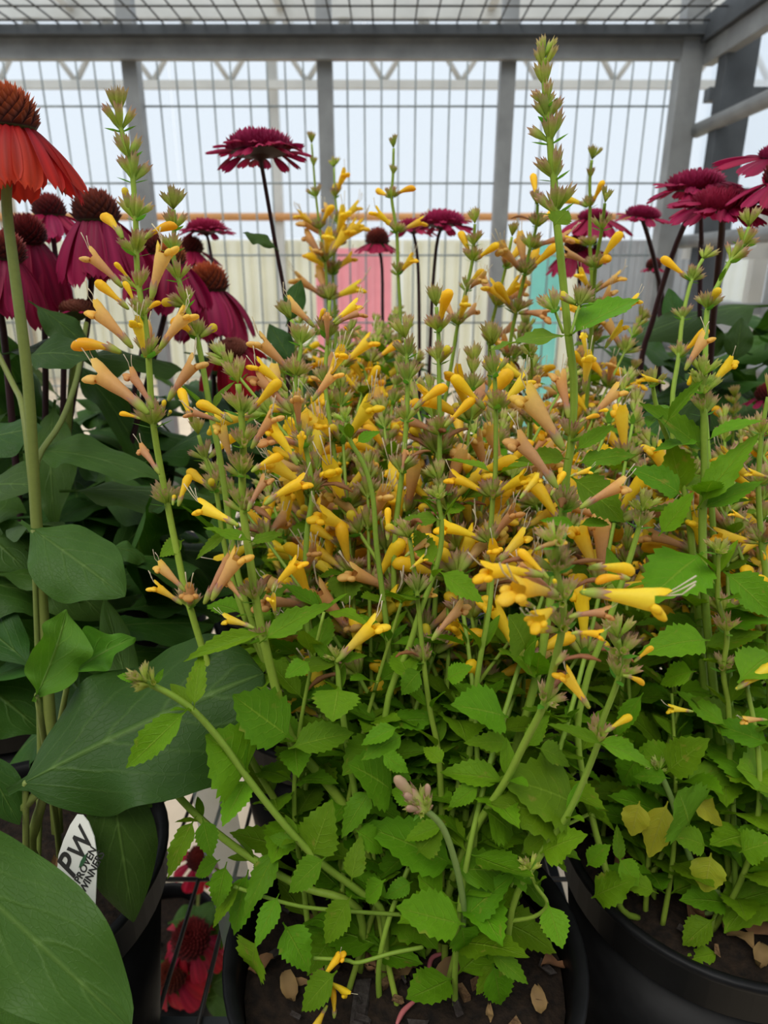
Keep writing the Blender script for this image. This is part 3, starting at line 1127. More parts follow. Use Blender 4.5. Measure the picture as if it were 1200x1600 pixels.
# tall spike on the left
hero(A, [(186, 182, 't', 1.15), (190, 205, 'w', 1.0), (203, 250, 'w', 1.0), (208, 285, 'w', 1.0), (212, 345, 'w', 1.05), (213, 400, 'W', 1.0), (218, 455, 'w', 0.95), (226, 500, 'w', 0.9),
         (232, 560, 'W', 1.05, 'p'), (240, 668, 'W', 1.15), (262, 790, 'W', 1.1), (274, 850), (297, 950, 'W', 1.0, 'ps'), (345, 1090, 'l', 0.03), (430, 1250, 'l', 0.035), (540, 1400)], 0.345, 0.415)
for q in (('b', 192, 374, 163, 314), ('b', 226, 374, 270, 331), ('s', 200, 325, 194, 290), ('p', 192, 450, 138, 386), ('p', 236, 470, 252, 378), ('b', 205, 440, 183, 412),
          ('b', 191, 552, 104, 509), ('p', 208, 545, 148, 473), ('b', 202, 484, 153, 438), ('b', 212, 478, 196, 437), ('b', 228, 490, 244, 462), ('p', 248, 548, 290, 481),
          ('p', 234, 648, 138, 558), ('p', 240, 640, 206, 572), ('p', 262, 628, 308, 546), ('s', 255, 645, 256, 624), ('s', 262, 650, 268, 640), ('b', 220, 655, 187, 640), ('p', 250, 742, 218, 688),
          ('b', 278, 792, 292, 742), ('s', 270, 790, 272, 772), ('y', 285, 945, 236, 905), ('p', 290, 925, 247, 876), ('p', 318, 945, 362, 856)):
    pxflower(A, *q, 0.342, R.uniform(-0.006, 0.004))
pxflower(A, 'y', 228, 560, 212, 492, 0.342, -0.012)
pxleaf(A, 283, 846, 248, 868, 30, 0.385, -0.004)
# thinner stem beside it
hero(A, [(271, 328, 't', 1.0), (272, 360, 'w', 0.9), (270, 395, 'w', 0.9), (280, 440, 'w', 0.9), (292, 480, 'w', 0.9, 's'), (308, 530, 'w', 0.95, 'bs'), (318, 580), (330, 650, 's', 0.02), (346, 730), (372, 900), (420, 1050, 'l', 0.03), (520, 1390)], 0.38, 0.43)
hero(A, [(310, 680, 't', 0.9), (322, 720, 'w', 0.95, 'b'), (338, 770, 'w', 1.0, 'bs'), (350, 850, 's', 0.03), (380, 960, 'l', 0.03), (440, 1100, 'l', 0.034), (540, 1390)], 0.42, 0.44)
# stem with big open flowers
hero(A, [(372, 600, 't', 1.0), (377, 650, 'W', 1.0), (380, 700, 'W', 1.0), (378, 745, 'W', 1.05, 's'), (380, 800, 'W', 1.15, 'xx'), (386, 845), (400, 940, 'W', 0.95, 'x'), (412, 1000, 'w', 0.8), (440, 1110), (462, 1165, 'l', 0.02), (520, 1235), (560, 1300), (590, 1410)], 0.335, 0.41, r0=0.0032, r1=0.0016)
for q in (('b', 364, 660, 311, 617), ('p', 345, 660, 294, 634), ('b', 388, 648, 433, 594), ('p', 392, 702, 426, 640), ('b', 392, 738, 436, 703), ('y', 374, 822, 306, 784), ('y', 412, 790, 480, 732),
          ('p', 387, 800, 411, 737), ('y', 465, 728, 428, 655), ('b', 468, 722, 430, 700), ('y', 450, 612, 403, 556), ('p', 455, 645, 402, 574), ('p', 488, 628, 522, 574), ('p', 395, 800, 425, 785),
          ('p', 330, 940, 372, 855), ('p', 380, 940, 355, 905), ('y', 424, 925, 464, 862), ('y', 398, 982, 343, 958), ('b', 300, 660, 282, 606)):
    pxflower(A, *q, 0.338, R.uniform(-0.006, 0.006))
for q in (('p', 362, 725, 346, 655), ('p', 468, 675, 463, 608), ('y', 470, 720, 470, 678), ('y', 430, 962, 427, 925)):
    pxflower(A, *q, 0.345, -0.010)
pxleaf(A, 386, 843, 318, 818, 20, 0.335)
pxleaf(A, 352, 835, 303, 872, 18, 0.345)
pxleaf(A, 395, 846, 440, 830, 16, 0.335)
pxleaf(A, 402, 992, 284, 1024, 32, 0.335, -0.01)
pxleaf(A, 418, 996, 517, 926, 28, 0.34, 0.01)
# whorls right of it
hero(A, [(455, 500, 't', 1.0), (470, 540, 'w', 1.0), (462, 590, 'W', 1.0, 'p'), (462, 650, 'W', 1.05, 's'), (478, 700, 'W', 1.1, 'yp'), (488, 770, 'W', 1.15, 'yx'), (480, 830), (478, 900, 'w', 0.9, 'py'), (482, 990, 'l', 0.03), (520, 1150, 'l', 0.034), (580, 1400)], 0.40, 0.43)
hero(A, [(515, 470, 't', 0.9), (512, 530, 'W', 1.1), (508, 600, 'W', 1.0, 'yp'), (520, 690, 'W', 1.0, 'py'), (530, 780, 'W', 1.0, 'yyp'), (540, 860, 'w', 1.0, 'pb'), (540, 960, 'l', 0.03), (560, 1120, 'l', 0.034), (600, 1400)], 0.45, 0.45)
for q in (('p', 492, 512, 449, 464), ('p', 522, 508, 566, 478), ('y', 520, 505, 560, 470), ('b', 497, 508, 503, 482), ('b', 545, 520, 540, 508)):
    pxflower(A, *q, 0.445, R.uniform(-0.005, 0.005))
pxflower(A, 'p', 512, 540, 510, 494, 0.447, -0.012)
# bent bare stem
hero(A, [(540, 660, 'g', 0.8), (548, 690, 's', 0.012), (570, 730), (583, 780), (588, 850), (598, 930), (606, 1000, 's', 0.02), (612, 1120, 'l', 0.034), (620, 1400)], 0.385, 0.43)
pxleaf(A, 560, 690, 592, 668, 18, 0.385)
hero(A, [(634, 530, 't', 1.1), (636, 560, 'w', 1.0), (637, 600, 'w', 1.0), (635, 660, 'w', 1.0), (628, 740, 'w', 1.1), (618, 830, 'l', 0.014), (616, 940, 'l', 0.025), (630, 1150, 'l', 0.034), (640, 1400)], 0.40, 0.44)
hero(A, [(682, 480, 't', 1.1), (685, 520, 'w', 1.0, 'b'), (686, 570, 'w', 1.0, 's'), (687, 680, 'W', 1.0, 'p'), (686, 780, 'l', 0.02), (684, 880, 'l', 0.025), (670, 1100, 'l', 0.034), (660, 1400)], 0.42, 0.45)
hero(A, [(770, 540, 't', 1.1), (773, 590, 'w', 1.0, 's'), (775, 640, 'W', 1.0), (774, 740, 'l', 0.03), (770, 780, 'W', 1.0, 'yyb'), (766, 850, 'w', 1.0, 'yp'), (764, 930), (756, 1000, 'l', 0.02), (742, 1060, 'l', 0.02), (735, 1150, 'l', 0.034), (700, 1400)], 0.39, 0.43)
for q in (('b', 647, 640, 690, 594), ('b', 758, 640, 714, 590), ('b', 694, 668, 735, 624), ('y', 778, 640, 830, 578), ('p', 628, 740, 632, 700), ('x', 632, 725, 665, 690)):
    pxflower(A, *q, 0.40, R.uniform(-0.006, 0.006))
# stems of the middle foreground
hero(A, [(640, 840, 'W', 1.0, 'xxs'), (652, 930, 'w', 1.0, 'x'), (662, 1035, 'w', 0.9, 'x'), (672, 1110, 's', 0.02), (684, 1170, 's', 0.02), (690, 1260, 'l', 0.035), (690, 1400)], 0.36, 0.40)
pxflower(A, 'b', 606, 845, 606, 795, 0.36)
pxflower(A, 'y', 640, 890, 665, 868, 0.36)
pxflower(A, 'p', 674, 1002, 727, 928, 0.355)
pxflower(A, 'p', 640, 945, 682, 918, 0.37)
pxflower(A, 'p', 632, 870, 668, 842, 0.362)
hero(A, [(684, 780, 'g', 0.85), (690, 815, 's', 0.013), (688, 860), (675, 905, 's', 0.012), (655, 960), (640, 1010), (600, 1130, 'l', 0.03), (600, 1400)], 0.35, 0.42)
pxleaf(A, 682, 812, 630, 806, 24, 0.352)
pxleaf(A, 693, 897, 753, 942, 40, 0.345)
pxleaf(A, 676, 878, 648, 830, 30, 0.36, 0.01)
hero(A, [(525, 1030, 'g', 0.8), (528, 1050, 's', 0.013), (531, 1085, 's', 0.016), (545, 1180, 'l', 0.03), (580, 1400)], 0.37, 0.41)
pxflower(A, 'y', 524, 1036, 597, 952, 0.368)
pxleaf(A, 524, 1038, 440, 1042, 26, 0.37)
pxleaf(A, 528, 1030, 572, 1018, 18, 0.372)
pxleaf(A, 525, 1032, 488, 1008, 22, 0.372)
pxleaf(A, 538, 895, 541, 940, 50, 0.42, -0.01)
hero(A, [(770, 890, 'W', 0.9, 'yy'), (765, 950), (752, 1020, 's', 0.022), (742, 1090), (735, 1160, 'l', 0.03), (720, 1400)], 0.37, 0.41)
# the tall spike on the right
hero(A, [(850, 92, 't', 0.75), (850, 112, 't', 0.9), (852, 140, 't', 1.0), (854, 168, 'w', 0.85), (857, 192, 'w', 1.0), (860, 225, 'w', 1.15), (862, 255), (866, 282, 'w', 1.1), (869, 335, 'W', 1.05), (876, 400), (888, 520), (897, 600), (893, 690, 'W', 1.15), (886, 735), (880, 800, 'W', 1.2, 'xx'), (872, 860), (858, 950), (838, 1060, 'l', 0.03), (800, 1180, 'l', 0.03), (740, 1290), (700, 1400)], 0.335, 0.41, r0=0.0028, r1=0.0015, c1=(0.30, 0.42, 0.03))
for q in (('p', 882, 705, 820, 598), ('p', 888, 655, 879, 578), ('p', 922, 655, 972, 594), ('b', 905, 660, 934, 640), ('p', 872, 765, 814, 672), ('p', 905, 795, 985, 742), ('b', 930, 645, 950, 636),
          ('y', 915, 560, 913, 515), ('y', 890, 745, 925, 730), ('y', 812, 780, 845, 735), ('b', 860, 775, 880, 740)):
    pxflower(A, *q, 0.333, R.uniform(-0.006, 0.004))
pxflower(A, 'y', 912, 612, 920, 548, 0.333, -0.012)
pxflower(A, 'y', 945, 545, 970, 500, 0.36)
pxflower(A, 'y', 960, 495, 1003, 455, 0.36)
pxleaf(A, 880, 524, 765, 530, 26, 0.337, -0.005, tilt=0.75)
pxleaf(A, 902, 516, 1000, 452, 26, 0.34, 0.015, tilt=0.75)
pxleaf(A, 868, 350, 888, 322, 34, 0.33)
hero(A, [(868, 488, 'w', 0.9), (880, 520)], 0.335, 0.337, r0=0.0008, r1=0.0007)
hero(A, [(905, 478, 'w', 0.85, 's'), (892, 521)], 0.338, 0.337, r0=0.0008, r1=0.0007)
for q in ((910, 722, 996, 702, 26), (902, 752, 982, 812, 55), (905, 700, 960, 660, 24), (880, 716, 808, 705, 26), (895, 820, 845, 810, 16), (910, 820, 955, 815, 14)):
    pxleaf(A, *q, 0.345, R.uniform(-0.01, 0.01))
# the near whorls hanging towards the camera
hero(A, [(868, 852, 'w', 0.8), (870, 895, 'w', 0.95, 'xx'), (880, 940, 'W', 0.8, 'xp'), (878, 985, 'w', 0.9, 's'), (868, 1030), (850, 1100, 'w', 0.9, 'x'), (820, 1160), (790, 1220, 's', 0.02), (740, 1300), (700, 1400)], 0.262, 0.39, r0=0.0022, r1=0.0014)
for q in (('y', 905, 925, 1062, 936), ('b', 918, 888, 988, 880), ('b', 858, 905, 810, 855), ('b', 985, 905, 930, 890), ('b', 850, 972, 824, 962), ('s', 838, 950, 812, 938), ('p', 888, 965, 955, 945), ('y', 892, 990, 948, 982), ('x', 868, 1040, 912, 985), ('s', 868, 920, 868, 905), ('p', 835, 860, 880, 838)):
    pxflower(A, *q, 0.262, R.uniform(-0.006, 0.004))
for q in (('y', 872, 930, 800, 905, 0.262, -0.022), ('y', 850, 900, 742, 872, 0.262, -0.006), ('y', 868, 950, 830, 968, 0.262, -0.02)):
    pxflower(A, *q)
# short flowering stem right of centre
hero(A, [(966, 1000, 't', 1.0), (970, 1025, 'w', 1.0), (966, 1062, 'w', 1.0), (940, 1130), (935, 1160, 'w', 1.0), (905, 1235), (882, 1280, 's', 0.018), (842, 1340), (800, 1420)], 0.30, 0.37, r0=0.0019, r1=0.0012)
for q in (('b', 990, 1035, 1020, 1008), ('b', 972, 1055, 1016, 1062), ('y', 922, 1108, 880, 1045), ('b', 945, 1145, 988, 1112)):
    pxflower(A, *q, 0.30)
pxleaf(A, 935, 1160, 856, 1128, 20, 0.30)
pxleaf(A, 940, 1162, 1040, 1188, 24, 0.305)
# long branch leaning out to the lower left
hero(A, [(228, 1066, 'g', 1.05), (240, 1072, 'g', 0.85), (268, 1086), (304, 1112, 's', 0.014), (345, 1158), (384, 1212, 's', 0.016), (425, 1265), (468, 1315, 's', 0.016), (510, 1355), (560, 1392), (600, 1430)], 0.315, 0.385, r0=0.0022, r1=0.0014)
pxleaf(A, 284, 1117, 202, 1199, 42, 0.315)
pxleaf(A, 304, 1098, 313, 1010, 20, 0.315, 0.01)
pxleaf(A, 215, 1062, 182, 1052, 16, 0.315)
pxleaf(A, 243, 1068, 254, 1045, 10, 0.315)
hero(A, [(222, 1170), (246, 1200), (275, 1240), (318, 1284, 's', 0.012), (360, 1318), (400, 1345, 's', 0.018), (470, 1385), (560, 1420)], 0.385, 0.39, r0=0.0024, r1=0.0019)
for q in ((300, 1287, 247, 1381, 17), (318, 1285, 331, 1340, 40), (339, 1346, 302, 1367, 22), (352, 1356, 333, 1428, 34), (374, 1380, 328, 1452, 22), (385, 1372, 360, 1470, 40), (400, 1476, 380, 1536, 20),
          (383, 1222, 348, 1287, 40), (430, 1332, 377, 1432, 48), (502, 1345, 447, 1394, 40), (544, 1408, 504, 1477, 42), (447, 1450, 488, 1520, 62), (432, 1405, 398, 1478, 40), (520, 1524, 468, 1580, 44),
          (456, 1318, 421, 1304, 24), (448, 1148, 362, 1088, 84), (385, 1202, 345, 1150, 60), (462, 1166, 552, 1138, 50), (528, 1078, 520, 1122, 38), (617, 1138, 564, 1160, 30), (625, 1150, 566, 1180, 30),
          (610, 1233, 558, 1190, 36), (576, 1240, 528, 1306, 42), (490, 1332, 512, 1258, 52), (550, 1371, 562, 1308, 38), (598, 1378, 566, 1409, 26), (700, 1346, 574, 1284, 64), (690, 1290, 630, 1310, 30),
          (716, 1442, 616, 1420, 42), (718, 1358, 822, 1357, 50), (732, 1428, 796, 1364, 46), (722, 1450, 731, 1494, 24), (858, 1418, 878, 1482, 58), (770, 1490, 826, 1536, 34), (772, 1514, 786, 1577, 30),
          (770, 1512, 741, 1556, 26), (781, 1218, 690, 1200, 44), (894, 1254, 810, 1204, 46), (870, 1280, 799, 1240, 30), (762, 1268, 814, 1302, 48), (786, 1118, 712, 1097, 38), (795, 1160, 727, 1156, 32),
          (826, 1164, 856, 1110, 30), (640, 1060, 618, 1010, 30), (655, 1050, 622, 1085, 34), (820, 1330, 858, 1300, 26), (800, 1345, 822, 1392, 34), (850, 1330, 905, 1300, 34), (480, 1035, 446, 1055, 26),
          (600, 1180, 640, 1205, 30), (690, 1190, 660, 1160, 26), (650, 1250, 610, 1230, 34), (745, 1230, 700, 1260, 34), (700, 1060, 735, 1040, 24), (820, 1010, 805, 965, 40), (838, 1000, 812, 1020, 24),
          (845, 1170, 905, 1190, 30), (560, 1300, 610, 1330, 36), (640, 1380, 600, 1400, 30), (690, 1400, 650, 1370, 30), (655, 1330, 690, 1290, 40)):
    pxleaf(A, *q, 0.352 + R.uniform(-0.012, 0.02), R.uniform(-0.02, 0.02))
# young shoot with pink buds at the bottom centre
hero(A, [(660, 1262, 'g', 0.95), (690, 1290), (708, 1335), (720, 1385), (724, 1420), (722, 1455)], 0.325, 0.37, r0=0.0019, r1=0.0016, c0=(0.26, 0.37, 0.1), c1=(0.26, 0.37, 0.1))
for x, y in ((618, 1214), (632, 1240), (668, 1222), (634, 1262), (676, 1258)):
    a, b = W(668, 1268, 0.325), W(x, y, 0.325 - R.uniform(0, 0.008))
    me = WH_TIP[0]
    A.flower('k', a, b - a, (b - a).length / 0.0125)
# low shoots near the rim
hero(A, [(828, 1360, 'g', 0.8), (838, 1385, 's', 0.014), (855, 1412), (835, 1432), (790, 1440)], 0.345, 0.375, r0=0.0012, r1=0.0009)
hero(A, [(490, 1497), (540, 1500), (560, 1504), (610, 1490), (660, 1480)], 0.36, 0.372, r0=0.0012, r1=0.001)
hero(A, [(365, 1385, 's', 0.016), (450, 1412), (520, 1422), (640, 1430)], 0.365, 0.38, r0=0.0012, r1=0.001)
# fallen flowers at the pot's edge
for q in (('y', 500, 1535, 530, 1488), ('y', 505, 1530, 552, 1552), ('b', 522, 1592, 524, 1545), ('y', 512, 1570, 488, 1612)):
    pxflower(A, *q, 0.355)
# the crowd of stems between and behind
for i in range(26):
    a, q = R.uniform(0, 6.28), 0.06 * math.sqrt(R.random())
    b = Vector((AX + q * math.cos(a), AY + 0.022 + q * math.sin(a), ZS))
    x, y = R.uniform(330, 1000), R.uniform(560, 800)
    d = R.uniform(0.42, 0.56)
    random_stem(A, b, W(x, y, d), spikes=R.uniform(0.35, 0.5), fl=(3, 5), size=1.2, gap=0.036)
for i in range(34):
    a, q = R.uniform(0, 6.28), 0.075 * math.sqrt(R.random())
    q *= 0.8
    b = Vector((AX + q * math.cos(a), AY + 0.034 + q * math.sin(a), ZS))
    x, y = R.uniform(400, 930), R.uniform(930, 1300)
    random_stem(A, b, W(x, y, R.uniform(0.385, 0.50)), spikes=0.0, leafL=0.034, bow=0.015, gap=0.022, leafstart=0.33)
A.finish()

# ------------------------------------------------------------------ the agastache on the right
B = Plant('potted_agastache', 'yellow flowering agastache in black pot at the right edge with yellowed lower leaves', 'potted plant', 'agastache plants', (0.228, 0.362, ZB), litter=80, chips=0.4)
hero(B, [(1170, 355, 't', 1.0), (1160, 385, 'w', 1.0), (1140, 410, 'w', 1.0), (1122, 445, 's', 0.01), (1105, 485, 'w', 1.0, 's'), (1102, 560), (1100, 620, 'W', 0.9, 'y'), (1110, 760, 'l', 0.03), (1120, 900, 'l', 0.03), (1150, 1200, 'l', 0.03), (1180, 1400)], 0.43, 0.46)
hero(B, [(1098, 405, 't', 0.9), (1080, 440, 'w', 0.9, 'b'), (1066, 500, 'w', 0.9), (1060, 560, 'w', 0.9, 'b'), (1050, 640, 'l', 0.02), (1060, 800, 'l', 0.03), (1090, 1000, 'l', 0.03), (1120, 1400)], 0.50, 0.50)
hero(B, [(1098, 590, 'g', 1.15), (1098, 615, 'g', 1.2), (1100, 650, 'w', 1.0), (1100, 690, 'l', 0.024), (1101, 740), (1099, 780, 'l', 0.03), (1098, 850), (1105, 980, 'l', 0.035), (1130, 1200, 'l', 0.035), (1150, 1400)], 0.385, 0.45, r0=0.0028, r1=0.0018)
hero(B, [(1020, 605, 'g', 1.2), (1030, 650, 'l', 0.02), (1060, 730), (1075, 800, 'l', 0.032), (1090, 950, 'l', 0.032), (1130, 1400)], 0.40, 0.46, r0=0.0026)
hero(B, [(1004, 800, 'g', 1.1), (998, 825, 'w', 0.9), (985, 870), (965, 930, 's', 0.02), (940, 1000), (915, 1070), (905, 1180, 'l', 0.03), (960, 1400)], 0.345, 0.42, r0=0.0022)
hero(B, [(1122, 865, 'g', 1.0), (1122, 900, 's', 0.02), (1122, 940, 'l', 0.018), (1136, 990, 'w', 0.9), (1130, 1050, 'w', 0.9), (1138, 1105, 's', 0.025), (1140, 1200, 'l', 0.035), (1135, 1310), (1140, 1400)], 0.375, 0.44, r0=0.002)
hero(B, [(1030, 1205, 'g', 0.8), (1050, 1250, 'l', 0.02), (1068, 1310), (1090, 1365), (1124, 1398), (1110, 1425), (1085, 1432)], 0.40, 0.440, r0=0.0022, r1=0.0018, c0=(0.25, 0.38, 0.1), c1=(0.25, 0.38, 0.1))
hero(B, [(1190, 1350), (1165, 1400), (1124, 1402), (1075, 1405)], 0.44, 0.450, r0=0.002, r1=0.002)
hero(B, [(1138, 1225), (1140, 1330), (1162, 1395)], 0.43, 0.452, r0=0.0018, r1=0.0018)
hero(B, [(1200, 620, 't', 1), (1190, 680, 'w', 1.0, 'y'), (1185, 760, 'W', 1.0, 'yb'), (1190, 850, 'W', 1, 'yp'), (1200, 960, 'l', 0.03), (1210, 1400)], 0.40, 0.45)
for q in (('y', 1205, 748, 1166, 732), ('y', 1148, 1078, 1212, 1036), ('y', 1084, 1112, 1040, 1104), ('y', 1040, 600, 1002, 583), ('y', 1170, 815, 1140, 795), ('p', 1200, 1125, 1160, 1122), ('b', 1190, 860, 1202, 875), ('p', 1070, 580, 1100, 520), ('b', 1082, 575, 1078, 600)):
    pxflower(B, *q, 0.385)
for q in ((1196, 1160, 1103, 1120, 44), (1046, 1203, 1102, 1154, 38), (1077, 1226, 1166, 1186, 48), (1216, 1230, 1160, 1198, 48), (1076, 1286, 1070, 1243, 44), (968, 1343, 965, 1288, 22), (1020, 1392, 948, 1358, 26),
          (970, 1345, 1000, 1385, 40), (1100, 1000, 1013, 1000, 30), (1105, 1010, 1195, 990, 34), (1090, 870, 1010, 930, 60), (1140, 900, 1215, 960, 60), (1035, 830, 1085, 770, 40), (1100, 780, 1180, 665, 26),
          (1105, 790, 1190, 755, 36), (1095, 700, 1010, 625, 30), (1060, 770, 1000, 720, 30), (1045, 655, 1095, 590, 20), (1065, 765, 1045, 690, 40), (1050, 1180, 990, 1185, 36), (1040, 1215, 985, 1205, 28),
          (1130, 1130, 1060, 1075, 36), (1120, 1320, 1180, 1300, 34), (1000, 1180, 960, 1230, 34), (1180, 1290, 1150, 1330, 30), (1100, 1320, 1055, 1300, 26), (1150, 1150, 1090, 1090, 30), (930, 1400, 985, 1370, 26),
          (920, 1350, 950, 1320, 26), (1160, 1060, 1210, 1010, 34), (1080, 1050, 1020, 1060, 36), (1160, 1330, 1205, 1310, 40), (1000, 1090, 960, 1150, 30)):
    pxleaf(B, *q, 0.385 + R.uniform(-0.012, 0.03), R.uniform(-0.02, 0.02))
for q in ((998, 1258, 985, 1310, 42), (1040, 1262, 1010, 1345, 46), (1080, 1245, 1140, 1290, 30), (1110, 1340, 1100, 1400, 50)):
    pxleaf(B, *q, 0.395, 0.0, me=YLEAVES[R.randint(0, 1)])
for q in ((1110, 1440, 1065, 1475, 44), (1118, 1490, 1068, 1498, 26)):
    pxleaf(B, *q, 0.412, 0.0)
for i in range(22):
    a, q = R.uniform(0, 6.28), 0.06 * math.sqrt(R.random())
    b = Vector((0.228 + q * math.cos(a), 0.372 + q * math.sin(a), ZS))
    random_stem(B, b, W(R.uniform(930, 1230), R.uniform(560, 880), R.uniform(0.46, 0.60)), spikes=R.uniform(0.25, 0.45), fl=(1, 4))
for i in range(24):
    a, q = R.uniform(0, 6.28), 0.075 * math.sqrt(R.random())
    b = Vector((0.228 + q * math.cos(a), 0.375 + q * math.sin(a), ZS))
    random_stem(B, b, W(R.uniform(940, 1240), R.uniform(900, 1240), R.uniform(0.43, 0.56)), spikes=0.0, leafL=0.036, bow=0.015, gap=0.024)
B.finish()

# ------------------------------------------------------------------ agastaches in the second and third rows
def back_plant(label, x, y, n, n2, xr, yr, dr, seedlist=(), fl=(2, 5), leafL=0.036):
    P = Plant('potted_agastache', label, 'potted plant', 'agastache plants', (x, y, ZB), litter=0)
    for h in seedlist:
        hero(P, *h)
    for i in range(n):
        a, q = R.uniform(0, 6.28), 0.07 * math.sqrt(R.random())
        b = Vector((x + q * math.cos(a), y + q * math.sin(a), P.soil_z))
        random_stem(P, b, W(R.uniform(*xr), R.uniform(*yr), R.uniform(*dr)), spikes=R.uniform(0.45, 0.6), fl=fl, leafL=leafL)
    for i in range(n2):
        a, q = R.uniform(0, 6.28), 0.075 * math.sqrt(R.random())
        b = Vector((x + q * math.cos(a), y + q * math.sin(a), P.soil_z))
        t = b + Vector((R.uniform(-0.1, 0.1), R.uniform(-0.1, 0.08), R.uniform(0.1, 0.26)))
        random_stem(P, b, t, spikes=0.0, leafL=leafL, bow=0.015, gap=0.03)
    P.finish(240)
    return P


back_plant('yellow flowering agastache behind the front centre pot, right of the drooping magenta coneflowers', -0.045, 0.545, 20, 14, (440, 700), (500, 700), (0.58, 0.72),
           [([(615, 232, 't', 0.9), (614, 275, 't', 0.8), (612, 310, 'w', 0.9, 'bb'), (620, 365, 'W', 0.95, 'yyb'), (622, 430, 'W', 1.0, 'y'), (625, 520, 'l', 0.02), (610, 700, 'l', 0.03), (560, 1000)], 0.62, 0.72),
            ([(742, 350, 't', 1.0), (740, 385, 'w', 1.0), (738, 410, 'w', 1.0, 'bb'), (728, 455, 'W', 1.0, 'pb'), (715, 510, 'W', 1.1, 'pyp'), (700, 600, 'l', 0.02), (660, 800, 'l', 0.03), (600, 1000)], 0.56, 0.70)])
back_plant('yellow flowering agastache in the second row behind the tall right spike', 0.17, 0.60, 20, 14, (720, 1000), (470, 690), (0.58, 0.74),
           [([(925, 250, 't', 0.9), (922, 280, 't', 0.8), (922, 325, 'w', 0.9, 'bb'), (922, 385, 'W', 0.9, 'y'), (925, 460, 'W', 1.0, 'yp'), (920, 600, 'l', 0.03), (880, 900)], 0.58, 0.74),
            ([(945, 318, 't', 1.0), (940, 360, 'w', 1.0), (930, 420, 'W', 1.0, 'bpb'), (925, 500, 'W', 1.0, 'py'), (910, 700, 'l', 0.03), (880, 900)], 0.52, 0.72),
            ([(840, 320, 'w', 0.9, 'b'), (838, 355, 'w', 1.0, 'bx'), (828, 390, 'w', 1.1, 'p'), (820, 430, 'W', 1.2, 'ypbp'), (806, 490, 'W', 1.2, 'yppb'), (795, 560, 'W', 1.0, 'yp'), (790, 700, 'l', 0.03), (800, 900)], 0.55, 0.72),
            ([(800, 370, 't', 1.0), (790, 420, 'W', 1.0, 'ypp'), (775, 480, 'W', 1.1, 'ppyb'), (765, 540, 'W', 1.0, 'yp'), (770, 700, 'l', 0.03), (790, 900)], 0.60, 0.72),
            ([(830, 560, 't', 1.0), (832, 600, 'W', 1.0, 'yp'), (830, 660, 'W', 1.0, 'pyp'), (820, 800, 'l', 0.03), (800, 950)], 0.5, 0.7)])
back_plant('yellow flowering agastache in the third row, in front of the pink board', -0.13, 0.80, 14, 10, (430, 640), (480, 620), (0.84, 0.98),
           [([(487, 225, 't', 1.1), (490, 262, 't', 1.0), (494, 310, 'w', 1.2), (500, 360, 'W', 1.2, 'yb'), (508, 410, 'W', 1.6, 'ypyp'), (512, 470, 'W', 1.6, 'pyp'), (515, 560, 'l', 0.04), (500, 800)], 0.80, 0.95),
            ([(522, 262, 't', 1.0), (524, 310, 'w', 1.2, 'yb'), (528, 350, 'W', 1.2, 'yp'), (524, 385, 'W', 1.6, 'yypy'), (520, 430, 'W', 1.5, 'ypyb'), (524, 560, 'l', 0.04), (500, 800)], 0.84, 0.95)])
back_plant('yellow flowering agastache at far right in the second row before the coneflowers', 0.405, 0.62, 10, 14, (960, 1190), (600, 780), (0.62, 0.74), fl=(1, 3))

# ------------------------------------------------------------------ coneflowers
MAG = (0.27, 0.008, 0.052)
MAG2 = (0.40, 0.016, 0.08)
DMAG = (0.12, 0.004, 0.025)
RED = (0.33, 0.008, 0.020)
REDO = (0.58, 0.032, 0.014)
CSTEM = (0.17, 0.21, 0.045)
PSTEM = (0.055, 0.022, 0.028)


def cone_mesh(name, seed, h, c_low, c_top, spike, under=True, rings=9, n=20, cup=1.0):
    """spiny dome of radius 1 and height h, with the green cup underneath"""
    rr = random.Random(seed)
    mb = MB()
    prof = []
    if under:
        prof += [(0.16 * cup, -0.62 * cup, 'u'), (0.34 * cup, -0.50 * cup, 'u'), (0.72 * cup, -0.30 * cup, 'u'), (0.98, -0.06, 'u')]
    for i in range(rings + 1):
        a = i / rings * math.pi / 2
        prof.append((math.cos(a) ** 0.75 + 0.015, h * math.sin(a), i / rings))
    prev = None
    for r, z, t in prof:
        c = ((0.05, 0.06, 0.02) if cup > 0.9 else (0.045, 0.014, 0.02)) if t == 'u' else lerp(c_low, c_top, max(0, t - 0.25) * 0.7)
        ring = [mb.vert((r * math.cos(2 * math.pi * (k + (0 if t == 'u' else t * 4.5)) / n), r * math.sin(2 * math.pi * (k + (0 if t == 'u' else t * 4.5)) / n), z), c) for k in range(n)]
        if prev:
            for k in range(n):
                q = (prev[0][k], prev[0][(k + 1) % n], ring[(k + 1) % n], ring[k])
                if t == 'u' or prev[1] == 'u':
                    mb.face(*q)
                else:
                    ce_ = sum((Vector(mb.v[i]) for i in q), Vector()) / 4
                    nn = Vector((ce_.x, ce_.y, ce_.z / max(h, 0.3) + 0.25)).normalized()
                    e = mb.vert(ce_ + nn * spike * rr.uniform(0.6, 1.2) + Vector((0, 0, spike * 0.4)), lerp(c_low, c_top, min(1, 0.35 + t)))
                    for i in range(4):
                        mb.face(q[i], q[(i + 1) % 4], e)
        prev = (ring, t)
    return mb.mesh(name, M_CONE, False)


